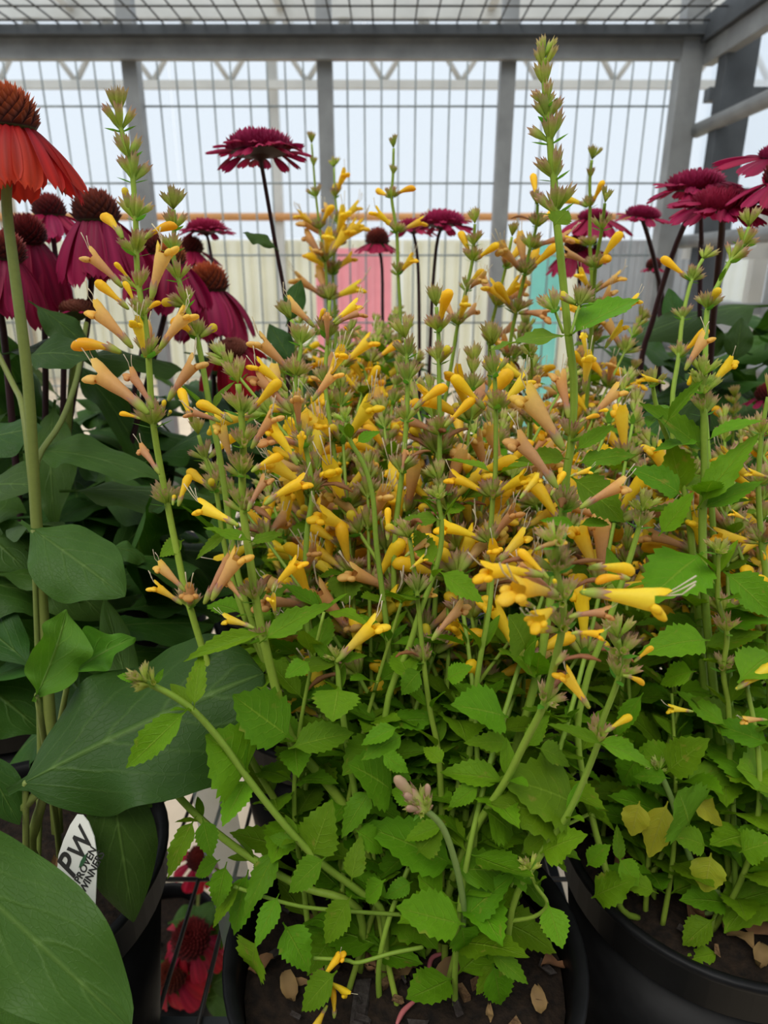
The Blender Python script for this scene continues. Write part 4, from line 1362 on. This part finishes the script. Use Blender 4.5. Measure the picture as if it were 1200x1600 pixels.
def petal_mesh(name, seed, a0, a1, half, c0, c1, notch=0.05, curl=0.1):
    rr = random.Random(seed)
    mb = MB()
    x = z = 0.0
    rows = 10
    g = []
    for i in range(rows + 1):
        t = i / rows
        a = math.radians(a0 + (a1 - a0) * t ** 0.8)
        if i:
            x += math.cos(a) / rows
            z += math.sin(a) / rows
        w = half * (0.35 + 0.65 * math.sin(min(1, t * 1.5) * math.pi / 2)) * (1 if t < 0.75 else 1 - 0.55 * ((t - 0.75) / 0.25) ** 2)
        row = []
        for j in range(7):
            s = -1 + j / 3
            nx, nz = -math.sin(a), math.cos(a)
            rel = w * (0.16 * math.cos(s * 2 * math.pi * 0.75) - curl * s * s)
            px_, pz_ = x + nx * rel, z + nz * rel
            if i == rows:
                nb = notch * (1 if j in (2, 4) else -0.3 if j in (1, 3, 5) else 0.6) + rr.uniform(0, 0.02)
                px_ -= math.cos(a) * nb
                pz_ -= math.sin(a) * nb
            c = lerp(c0, c1, t)
            c = lerp(c, tuple(q * 0.7 for q in c), 0.5 + 0.5 * math.cos(s * 9))
            row.append(mb.vert((px_, s * w, pz_), c))
        g.append(row)
    for a, b in zip(g, g[1:]):
        for j in range(6):
            mb.face(a[j], a[j + 1], b[j + 1], b[j])
    return mb.mesh(name, M_PETAL)


CONE_O = cone_mesh('flower_head', 1, 1.15, (0.035, 0.010, 0.010), (0.56, 0.12, 0.02), 0.30, n=17, rings=10)
CONE_D = cone_mesh('flower_head', 2, 1.05, (0.028, 0.009, 0.010), (0.26, 0.035, 0.02), 0.30, n=17, rings=10)
CONE_F = cone_mesh('flower_head', 3, 0.42, (0.22, 0.008, 0.045), (0.40, 0.018, 0.08), 0.20, n=30, rings=8, cup=0.5)
CONE_B = cone_mesh('flower_head', 4, 0.45, (0.14, 0.05, 0.03), (0.22, 0.07, 0.04), 0.16)
PET = {
    'red': [petal_mesh('petal', 10 + i, -25 - 6 * i, -78 + 4 * i, 0.20, RED, REDO) for i in range(4)],
    'droop': [petal_mesh('petal', 20 + i, -35 - 6 * i, -84 + 3 * i, 0.21, MAG, MAG2) for i in range(4)],
    'mid': [petal_mesh('petal', 30 + i, -10 - 8 * i, -55 + 8 * i, 0.22, MAG, MAG2) for i in range(4)],
    'flat': [petal_mesh('petal', 40 + i, 14 - 9 * i, -14 - 7 * i, 0.27, lerp(DMAG, MAG, 0.6), MAG2, 0.10) for i in range(4)],
    'crimson': [petal_mesh('petal', 50 + i, -20 - 12 * i, -70 - 4 * i, 0.27, lerp(RED, MAG, 0.5), (0.50, 0.014, 0.03), 0.03) for i in range(3)],
}


def head(P, x, y, d, path, dend, style='droop', r=0.0135, pl=0.042, npet=15, cone=None, cs=CSTEM, tilt=(0, 0), sr=0.0028, layers=1):
    c = W(x, y, d)
    pts = [c - Vector((0, 0, r * (0.15 if style == 'flat' else 0.45)))]
    L = [0.0]
    full = [(x, y)] + list(path)
    for a, b in zip(full, full[1:]):
        L.append(L[-1] + math.hypot(a[0] - b[0], a[1] - b[1]))
    for q, l in zip(path, L[1:]):
        pts.append(W(q[0], q[1], d + (dend - d) * l / L[-1]))
    P.stem(pts, sr * 1.1, sr * 0.8, cs, cs, sides=8)
    ax = Vector((tilt[0], tilt[1], 1)).normalized()
    dd, u, v = frame_of(ax)
    m = Matrix.Translation(c) @ Matrix((u, v, dd)).transposed().to_4x4()
    cone = cone or {'red': CONE_O, 'flat': CONE_F}.get(style, CONE_D)
    h = link('flower_head', cone, P.root, P.T @ m @ Matrix.Diagonal((r, r, r, 1)))
    inv = Matrix.Diagonal((1 / r, 1 / r, 1 / r, 1))
    for ly in range(layers):
        for i in range(npet):
            az = 2 * math.pi * (i + 0.5 * ly) / npet + R.uniform(-0.12, 0.12)
            l = pl * R.uniform(0.88, 1.1) * (1 - 0.25 * ly)
            q = inv @ Matrix.Rotation(az, 4, 'Z') @ Matrix.Translation((r * 0.86, 0, r * (-0.05 + 0.16 * ly))) @ Matrix.Rotation(R.uniform(-0.22, 0.22), 4, 'X') @ Matrix.Rotation(R.uniform(-0.12, 0.12) - 0.12 * ly, 4, 'Y') @ Matrix.Diagonal((l, l * R.uniform(0.85, 1.15), l, 1))
            link('petal', R.choice(PET[style]), h, q)
    return h


def cleaf(P, x0, y0, x1, y1, w, d, dz=0.0, tilt=0.5, me=None, roll=0.0):
    pxleaf(P, x0, y0, x1, y1, w, d, dz, tilt, me or R.choice(CLEAVES), None, 0.3, roll)


def cleaf_spray(P, n, xr, yr, dr, base, Lr=(0.09, 0.15)):
    """arching stem leaves around the plant"""
    for i in range(n):
        b = W(R.uniform(*xr), R.uniform(*yr), R.uniform(*dr))
        out = Vector((b.x - base[0], b.y - base[1], 0))
        if out.length < 0.02:
            out = Vector((R.uniform(-1, 1), -1, 0))
        v = out.normalized() + Vector((R.uniform(-1, 1), R.uniform(-1, 0.6), R.uniform(-0.5, 0.45)))
        L = R.uniform(*Lr)
        P.add('leaf', R.choice(CLEAVES), aim(b - v.normalized() * L * 0.4, v, Vector((0, -0.25, 1)), L, R.uniform(0.55, 0.85), 1.0))


G_CF = 'coneflower plants'
C1 = Plant('potted_coneflower', 'orange-red coneflower in black pot at the left edge, large dark leaves nearest the camera', 'potted plant', G_CF, (-0.252, 0.345, ZB), litter=8)
head(C1, 14, 196, 0.40, [(10, 310), (22, 420), (44, 600), (56, 800), (70, 1000), (90, 1300)], 0.46, 'red', 0.0150, 0.044, 16, tilt=(0.05, -0.02), sr=0.0036)
C1.stem([W(135, 505, 0.55), W(120, 590, 0.52), W(95, 660, 0.49), W(58, 720, 0.46), W(56, 800, 0.45)], 0.0022, 0.002, CSTEM, CSTEM)
C1.stem([W(-20, 520, 0.5), W(20, 600, 0.49), W(36, 640, 0.46), W(50, 760, 0.45)], 0.0022, 0.002, CSTEM, CSTEM)
C1.stem([W(30, 1270, 0.37), W(70, 1235, 0.36), W(50, 1330, 0.41), W(110, 1420, 0.45)], 0.0026, 0.0024, CSTEM, CSTEM)
M_CYOUNG = leaf_mat('young_coneflower_leaf', (0.085, 0.22, 0.014), (0.12, 0.27, 0.02), (0.2, 0.33, 0.06), 4.5, 0.62, 0.55, 0.3, (1.3, 1.4, 0.6), 0.6, spots=False, spec=0.2)
BIG = [leaf_mesh('leaf', M_CLEAF, 401, 0.32, 36, 18, 0.0, 0.05, 0.16, 0.24, 0.08, 0.0, 0.58, 0.22, 0.42),
       leaf_mesh('leaf', M_CLEAF, 402, 0.27, 30, 14, 0.0, 0.22, 0.10, 0.12, 0.10, 0.1, 0.46, 0.10, 0.6),
       leaf_mesh('leaf', M_CLEAF, 403, 0.27, 26, 12, 0.0, 0.10, 0.20, 0.10, 0.10, -0.1, 0.46, 0.22),
       leaf_mesh('leaf', M_CYOUNG, 404, 0.24, 30, 14, 0.0, 0.9, 0.30, 0.6, 0.08, 0.2, 0.45, 0.0)]
cleaf(C1, 40, 1222, 398, 1030, 225, 0.355, 0.02, 0.45, BIG[0])
cleaf(C1, -125, 1305, 210, 1604, 165, 0.30, -0.015, 0.35, BIG[1])
cleaf(C1, 172, 1205, 212, 1462, 112, 0.366, -0.01, 0.3, BIG[2])
cleaf(C1, 58, 1085, 122, 948, 90, 0.365, 0.02, 0.3, BIG[3], roll=0.5)
cleaf(C1, 108, 1055, 208, 980, 64, 0.385, 0.02, 0.3, BIG[3], roll=-0.2)
cleaf(C1, 52, 828, 192, 922, 84, 0.43, -0.02, 0.4)
cleaf(C1, -30, 1180, 34, 1290, 60, 0.36, 0.0, 0.4)
cleaf(C1, -60, 1560, 60, 1640, 110, 0.33, 0.0, 0.5)
cleaf(C1, 180, 855, 238, 862, 34, 0.47, 0.01, 0.6)
for q in ((60, 705, 240, 700, 36), (50, 555, 130, 535, 40), (60, 480, 160, 545, 40), (-40, 690, 60, 660, 40), (-30, 760, 50, 745, 60), (-50, 950, 80, 985, 110), (60, 870, 170, 960, 100), (-40, 820, 40, 880, 90),
          (-60, 1050, 70, 1120, 110), (150, 1180, 300, 1210, 110), (-40, 860, 70, 960, 100)):
    cleaf(C1, *q, R.uniform(0.44, 0.52), R.uniform(-0.02, 0.02), 0.6)
cleaf_spray(C1, 26, (-60, 300), (760, 1180), (0.47, 0.62), (-0.252, 0.345))
for x, y, d in ((40, 1222, 0.355), (-125, 1305, 0.30), (172, 1205, 0.366), (58, 1085, 0.365), (108, 1055, 0.385), (52, 828, 0.43)):
    p = W(x, y, d)
    g = Vector((-0.252 + R.uniform(-0.03, 0.03), 0.345 + R.uniform(-0.03, 0.03), C1.soil_z - 0.004))
    C1.stem([p, p.lerp(g, 0.5) + Vector((0, 0, -0.02)), g], 0.0022, 0.0016, CSTEM, CSTEM, sides=6)
C1.finish()

C2 = Plant('potted_coneflower', 'magenta coneflower in black pot at the left, cluster of dark drooping heads', 'potted plant', G_CF, (-0.36, 0.585, ZB))
head(C2, 152, 343, 0.55, [(145, 420), (135, 520), (110, 650), (80, 900)], 0.66, 'droop', 0.0165, 0.052, 16, cs=PSTEM)
head(C2, 40, 372, 0.56, [(60, 450), (70, 520), (70, 700), (60, 900)], 0.66, 'droop', 0.014, 0.052, 15, cs=PSTEM, tilt=(0.3, -0.2))
head(C2, 78, 335, 0.62, [(90, 430), (100, 560), (90, 900)], 0.66, 'mid', 0.013, 0.034, 15, cs=PSTEM)
head(C2, 5, 400, 0.52, [(0, 480), (10, 560), (40, 900)], 0.64, 'droop', 0.014, 0.050, 15, cs=PSTEM, tilt=(0.3, 0))
head(C2, 122, 484, 0.56, [(118, 540), (110, 620), (90, 900)], 0.66, 'flat', 0.0135, 0.010, 12, cone=CONE_B, cs=CSTEM)
head(C2, 236, 395, 0.66, [(232, 460), (220, 560), (150, 900)], 0.7, 'droop', 0.015, 0.046, 15, cs=PSTEM)
head(C2, 268, 410, 0.62, [(262, 470), (240, 560), (150, 900)], 0.7, 'droop', 0.012, 0.046, 15, cs=PSTEM, cone=CONE_O)
cleaf_spray(C2, 34, (60, 330), (650, 930), (0.58, 0.78), (-0.36, 0.585))
cleaf_spray(C2, 58, (-60, 270), (560, 880), (0.56, 0.80), (-0.36, 0.585))
cleaf(C2, 130, 560, 290, 520, 40, 0.60, 0.03, 0.7)
cleaf(C2, 20, 550, 140, 530, 36, 0.55, 0.0, 0.8)
C2.finish()

C3 = Plant('potted_coneflower', 'crimson and magenta coneflower behind the left agastache spike, one tall flat head', 'potted plant', G_CF, (-0.345, 0.86, ZB))
head(C3, 326, 452, 0.72, [(330, 520), (335, 640), (330, 900)], 0.86, 'droop', 0.0185, 0.058, 16, cone=CONE_O, cs=PSTEM)
head(C3, 362, 546, 0.70, [(366, 620), (366, 700), (350, 900)], 0.86, 'crimson', 0.015, 0.044, 9, cone=CONE_B, cs=CSTEM, tilt=(0, -0.45))
head(C3, 406, 236, 0.62, [(410, 265), (430, 380), (446, 470), (452, 560), (430, 900)], 0.86, 'flat', 0.027, 0.024, 17, cs=PSTEM, layers=2, tilt=(-0.05, 0.05), sr=0.0022)
head(C3, 322, 360, 0.82, [(330, 400), (345, 520), (350, 900)], 0.9, 'flat', 0.021, 0.018, 15, cs=PSTEM, layers=2, sr=0.002)
head(C3, 300, 392, 0.84, [(310, 460), (330, 560), (340, 900)], 0.9, 'mid', 0.013, 0.03, 14, cs=PSTEM)
cleaf(C3, 428, 385, 378, 340, 18, 0.62, 0.0, 0.5)
cleaf(C3, 450, 500, 470, 435, 34, 0.64, 0.0, 0.3)
cleaf(C3, 452, 560, 420, 500, 40, 0.66, 0.0, 0.3)
cleaf_spray(C3, 26, (280, 480), (560, 760), (0.72, 0.95), (-0.345, 0.86))
C3.finish()

C6 = Plant('potted_coneflower', 'magenta coneflower in the back row between the pink board and the teal board', 'potted plant', G_CF, (0.075, 1.04, ZB))
head(C6, 690, 350, 0.82, [(682, 385), (675, 470), (670, 600), (660, 800)], 1.05, 'flat', 0.025, 0.020, 15, cs=PSTEM, layers=2, sr=0.0024)
head(C6, 645, 358, 0.90, [(652, 400), (655, 500), (656, 800)], 1.05, 'flat', 0.020, 0.020, 13, cs=PSTEM, sr=0.0024)
head(C6, 590, 380, 0.95, [(597, 420), (600, 560), (620, 800)], 1.05, 'mid', 0.015, 0.022, 13, cs=PSTEM, sr=0.0024)
cleaf_spray(C6, 14, (560, 760), (520, 700), (0.9, 1.1), (0.075, 1.04))
C6.finish()

C7 = Plant('potted_coneflower', 'dark magenta coneflower in the back row behind the tall right spike', 'potted plant', G_CF, (0.30, 0.90, ZB))
head(C7, 928, 342, 0.84, [(930, 390), (925, 500), (915, 700)], 0.95, 'mid', 0.018, 0.036, 15, cs=PSTEM, cone=CONE_F)
head(C7, 900, 390, 0.86, [(905, 430), (905, 560), (905, 700)], 0.95, 'mid', 0.013, 0.036, 14, cs=PSTEM, tilt=(-0.3, -0.2))
head(C7, 1004, 338, 0.74, [(1014, 375), (1025, 420), (1035, 500), (1010, 700)], 0.95, 'flat', 0.017, 0.016, 14, cs=PSTEM, tilt=(0.1, -0.1))
head(C7, 1021, 418, 0.9, [(1030, 460), (1030, 700)], 0.98, 'mid', 0.009, 0.010, 12, cs=PSTEM)
cleaf_spray(C7, 30, (960, 1200), (480, 700), (0.78, 1.0), (0.30, 0.90))
C7.finish()

C8 = Plant('potted_coneflower', 'bright magenta coneflower at the right edge, tall overlapping flat heads', 'potted plant', G_CF, (0.56, 0.84, ZB))
head(C8, 1085, 292, 0.60, [(1078, 330), (1050, 400), (1020, 500), (998, 600), (980, 900)], 0.85, 'flat', 0.022, 0.022, 15, cs=PSTEM, layers=2, tilt=(-0.1, -0.1), sr=0.0028)
head(C8, 1128, 322, 0.56, [(1128, 360), (1120, 440), (1110, 560), (1090, 900)], 0.85, 'flat', 0.022, 0.026, 15, cs=PSTEM, layers=2, tilt=(0, -0.25), sr=0.0032)
head(C8, 1096, 320, 0.66, [(1096, 380), (1094, 440), (1090, 900)], 0.85, 'mid', 0.012, 0.02, 12, cs=PSTEM, sr=0.0026)
head(C8, 1218, 248, 0.54, [(1222, 300), (1215, 500), (1180, 900)], 0.85, 'flat', 0.015, 0.036, 12, cs=PSTEM, tilt=(0.1, -0.2))
head(C8, 1225, 285, 0.52, [(1225, 360), (1215, 500), (1180, 900)], 0.85, 'mid', 0.014, 0.030, 13, cone=CONE_D, cs=PSTEM, tilt=(0, -0.1))
head(C8, 1200, 622, 0.66, [(1200, 680), (1190, 900)], 0.8, 'mid', 0.011, 0.014, 12, cs=PSTEM)
cleaf(C8, 1110, 560, 1105, 490, 44, 0.70, 0.0, 0.2)
cleaf(C8, 1150, 560, 1160, 490, 40, 0.68, 0.0, 0.2)
cleaf(C8, 1060, 520, 1045, 440, 34, 0.74, 0.0, 0.2)
cleaf_spray(C8, 40, (1020, 1260), (480, 760), (0.66, 0.95), (0.56, 0.84))
C8.finish()

# coneflower on the floor, seen down through the bench wires
C9 = Plant('potted_coneflower', 'red coneflower on the floor below the bench, seen between the wires', 'potted plant', G_CF, (-0.37, 0.80, 0.0))
head(C9, 300, 1470, 1.0, [(305, 1500), (300, 1540)], 1.06, 'crimson', 0.024, 0.050, 9, cs=CSTEM, tilt=(0, -0.4))
head(C9, 310, 1345, 1.12, [(310, 1400), (300, 1520)], 1.1, 'crimson', 0.018, 0.040, 9, cs=CSTEM, tilt=(0.3, -0.2))
head(C9, 272, 1525, 1.0, [(280, 1550)], 1.06, 'crimson', 0.02, 0.045, 9, cs=CSTEM, tilt=(-0.3, -0.5))
for q in ((310, 1500, 380, 1380, 40), (300, 1460, 330, 1410, 30), (330, 1540, 390, 1500, 50), (320, 1560, 400, 1540, 60), (270, 1440, 320, 1420, 34), (290, 1560, 250, 1500, 50)):
    cleaf(C9, *q, 1.02, 0.0, 0.5)
C9.finish()
tray = tag(link('floor_tray', None), 'white plastic tray on the floor below the bench', 'tray')
tray.location = (-0.20, 0.93, 0.0)
tm = MB()
tm.box((-0.06, -0.06, 0.0), (0.06, 0.06, 0.008))
for lo, hi in (((-0.06, -0.06, 0.008), (0.06, -0.054, 0.04)), ((-0.06, 0.054, 0.008), (0.06, 0.06, 0.04)), ((-0.06, -0.054, 0.008), (-0.054, 0.054, 0.04)), ((0.054, -0.054, 0.008), (0.06, 0.054, 0.04))):
    tm.box(lo, hi)
link('tray_body', tm.mesh('tray_body', M_TUB, False), tray)

# ------------------------------------------------------------------ plant tags


def text_mesh(body, size, mat, shear=0.0, bold=0.0, spacing=1.0):
    cu = bpy.data.curves.new('lettering', 'FONT')
    cu.body = body
    cu.size = size
    cu.shear = shear
    cu.offset = bold
    cu.extrude = 0.00012
    cu.space_character = spacing
    cu.resolution_u = 4
    o = bpy.data.objects.new('lettering', cu)
    COL.objects.link(o)
    dg = bpy.context.evaluated_depsgraph_get()
    me = bpy.data.meshes.new_from_object(o.evaluated_get(dg))
    bpy.data.objects.remove(o)
    me.materials.clear()
    me.materials.append(mat)
    return me


def tag_card(name, outline, thick, mat, label):
    mb = MB()
    f = [mb.vert((x, y, 0)) for x, y in outline]
    b = [mb.vert((x, y, -thick)) for x, y in outline]
    mb.face(*f)
    mb.face(*reversed(b))
    mb.ring_faces(b, f)
    return mb


TD = 0.350
tg = tag(link('plant_tag', None), 'white plastic plant tag with black lettering among the dark coneflower leaves', 'plant tag')
c0 = W(122, 1345, TD)
nx = (W(222, 1345, TD) - c0).normalized()
ny = (W(122, 1245, TD) - c0).normalized()
nz = nx.cross(ny)
rot = Matrix((nx, ny, nz)).transposed().to_4x4()
tg.matrix_world = Matrix.Translation(c0) @ rot @ Matrix.Rotation(math.radians(-12), 4, 'Y')
U = TD / F                                  # one photo pixel at the tag
ol = [(-2, 72), (-14, 55), (-26, 30), (-35, 5), (-38, -25), (-36, -60), (-28, -120), (-24, -260), (22, -270), (26, -120), (30, -60), (32, -20), (33, 10), (28, 40), (18, 62), (8, 72)]
ol = [(x * U, y * U) for x, y in reversed(ol)]
cm = tag_card('card', ol, 0.0006, M_TAG, '')
link('card', cm.mesh('card', M_TAG, False), tg)
rz = Matrix.Rotation(math.radians(62), 4, 'Z')


def letters(body, x, y, size, mat, shear=0.0, bold=0.0):
    me = text_mesh(body, size * U, mat, shear, bold)
    link('lettering', me, tg, Matrix.Translation((x * U, y * U, 0.0002)) @ rz)


letters('P', -9, -30, 52, M_INK, 0.18, 0.0003)
letters('W', 6, -4, 46, M_INK, 0.18, 0.0002)
lf = MB()
pp = [(0, 0), (6, 3), (12, 12), (14, 24), (8, 18), (3, 10)]
iv = [lf.vert((x * U, y * U, 0.0003)) for x, y in pp]
lf.face(*iv)
link('leaf_mark', lf.mesh('leaf_mark', M_INKG, False), tg, Matrix.Translation((2 * U, -10 * U, 0.0001)))
letters('PROVEN', 3, -36, 17, M_INK, 0, 0.00008)
letters('WINNERS', 12, -50, 17, M_INK, 0, 0.00008)

t2 = tag(link('plant_tag', None), 'clear plastic plant label standing at the left rim of the front centre pot', 'plant tag')
a0 = W(372, 1440, 0.44)
t2.location = a0
mb = MB()
hh = 0.11
sec = [(-0.013, 0.0), (-0.006, 0.002), (0.006, 0.002), (0.013, 0.0)]
rows = []
for z in (-0.03, 0.02, 0.06, 0.09, hh):
    w = 1.0 if z < 0.09 else 0.7 if z > 0.1 else 1.0
    rows.append([mb.vert((x * w - 0.012 * z / hh, y + 0.01 * z / hh, z)) for x, y in sec])
for a, b in zip(rows, rows[1:]):
    for j in range(3):
        mb.face(a[j], a[j + 1], b[j + 1], b[j])
link('card', mb.mesh('card', M_CLEARTAG), t2)
t3 = tag(link('plant_tag', None), 'narrow white tag tip at the bottom left under the big coneflower leaf', 'plant tag')
t3.location = W(82, 1600, 0.345)
part_box('card', (-0.003, -0.0004, -0.03), (0.003, 0.0004, 0.012), M_TAG, t3)

# litter that shows on the soil of the front pot
for x, y, L, wd, m, rz_ in ((622, 1522, 0.017, 0.005, M_BARK, 0.6), (562, 1572, 0.024, 0.009, M_DBARK, 1.45), (725, 1552, 0.007, 0.004, M_BARK, 2.0), (745, 1535, 0.006, 0.004, M_BARK, 0.5)):
    mb = MB()
    mb.box((-L / 2 * 1.3, -wd / 2, -0.0018), (L / 2 * 1.3, wd / 2, 0.0018))
    mb.v = [tuple(c * R.uniform(0.75, 1.2) for c in p) for p in mb.v]
    ray = W(x, y, 1.0) - Vector((0, 0, CAMZ))
    k = (ZS + 0.003 - CAMZ) / ray.z
    p = Vector((0, 0, CAMZ)) + ray * k - A.loc
    link('bark_chip', mb.mesh('bark_chip', m, False), A.soil, A.soil.matrix_basis.inverted() @ Matrix.Translation(p) @ Matrix.Rotation(rz_, 4, 'Z'))
for pts in (((692, 1490), (676, 1496), (671, 1512), (678, 1533)), ((648, 1564), (630, 1580), (620, 1600))):
    w = []
    for x, y in pts:
        ray = W(x, y, 1.0) - Vector((0, 0, CAMZ))
        w.append(Vector((0, 0, CAMZ)) + ray * ((ZS + 0.004 - CAMZ) / ray.z) - A.loc)
    pth, _ = spline(w, 4)
    mb = MB()
    mb.tube(pth, [0.0009 + 0.0007 * math.sin(math.pi * i / (len(pth) - 1)) for i in range(len(pth))], 6, (0.42, 0.12, 0.13))
    link('fallen_calyx', mb.mesh('fallen_calyx', M_STEM), A.soil, A.soil.matrix_basis.inverted())
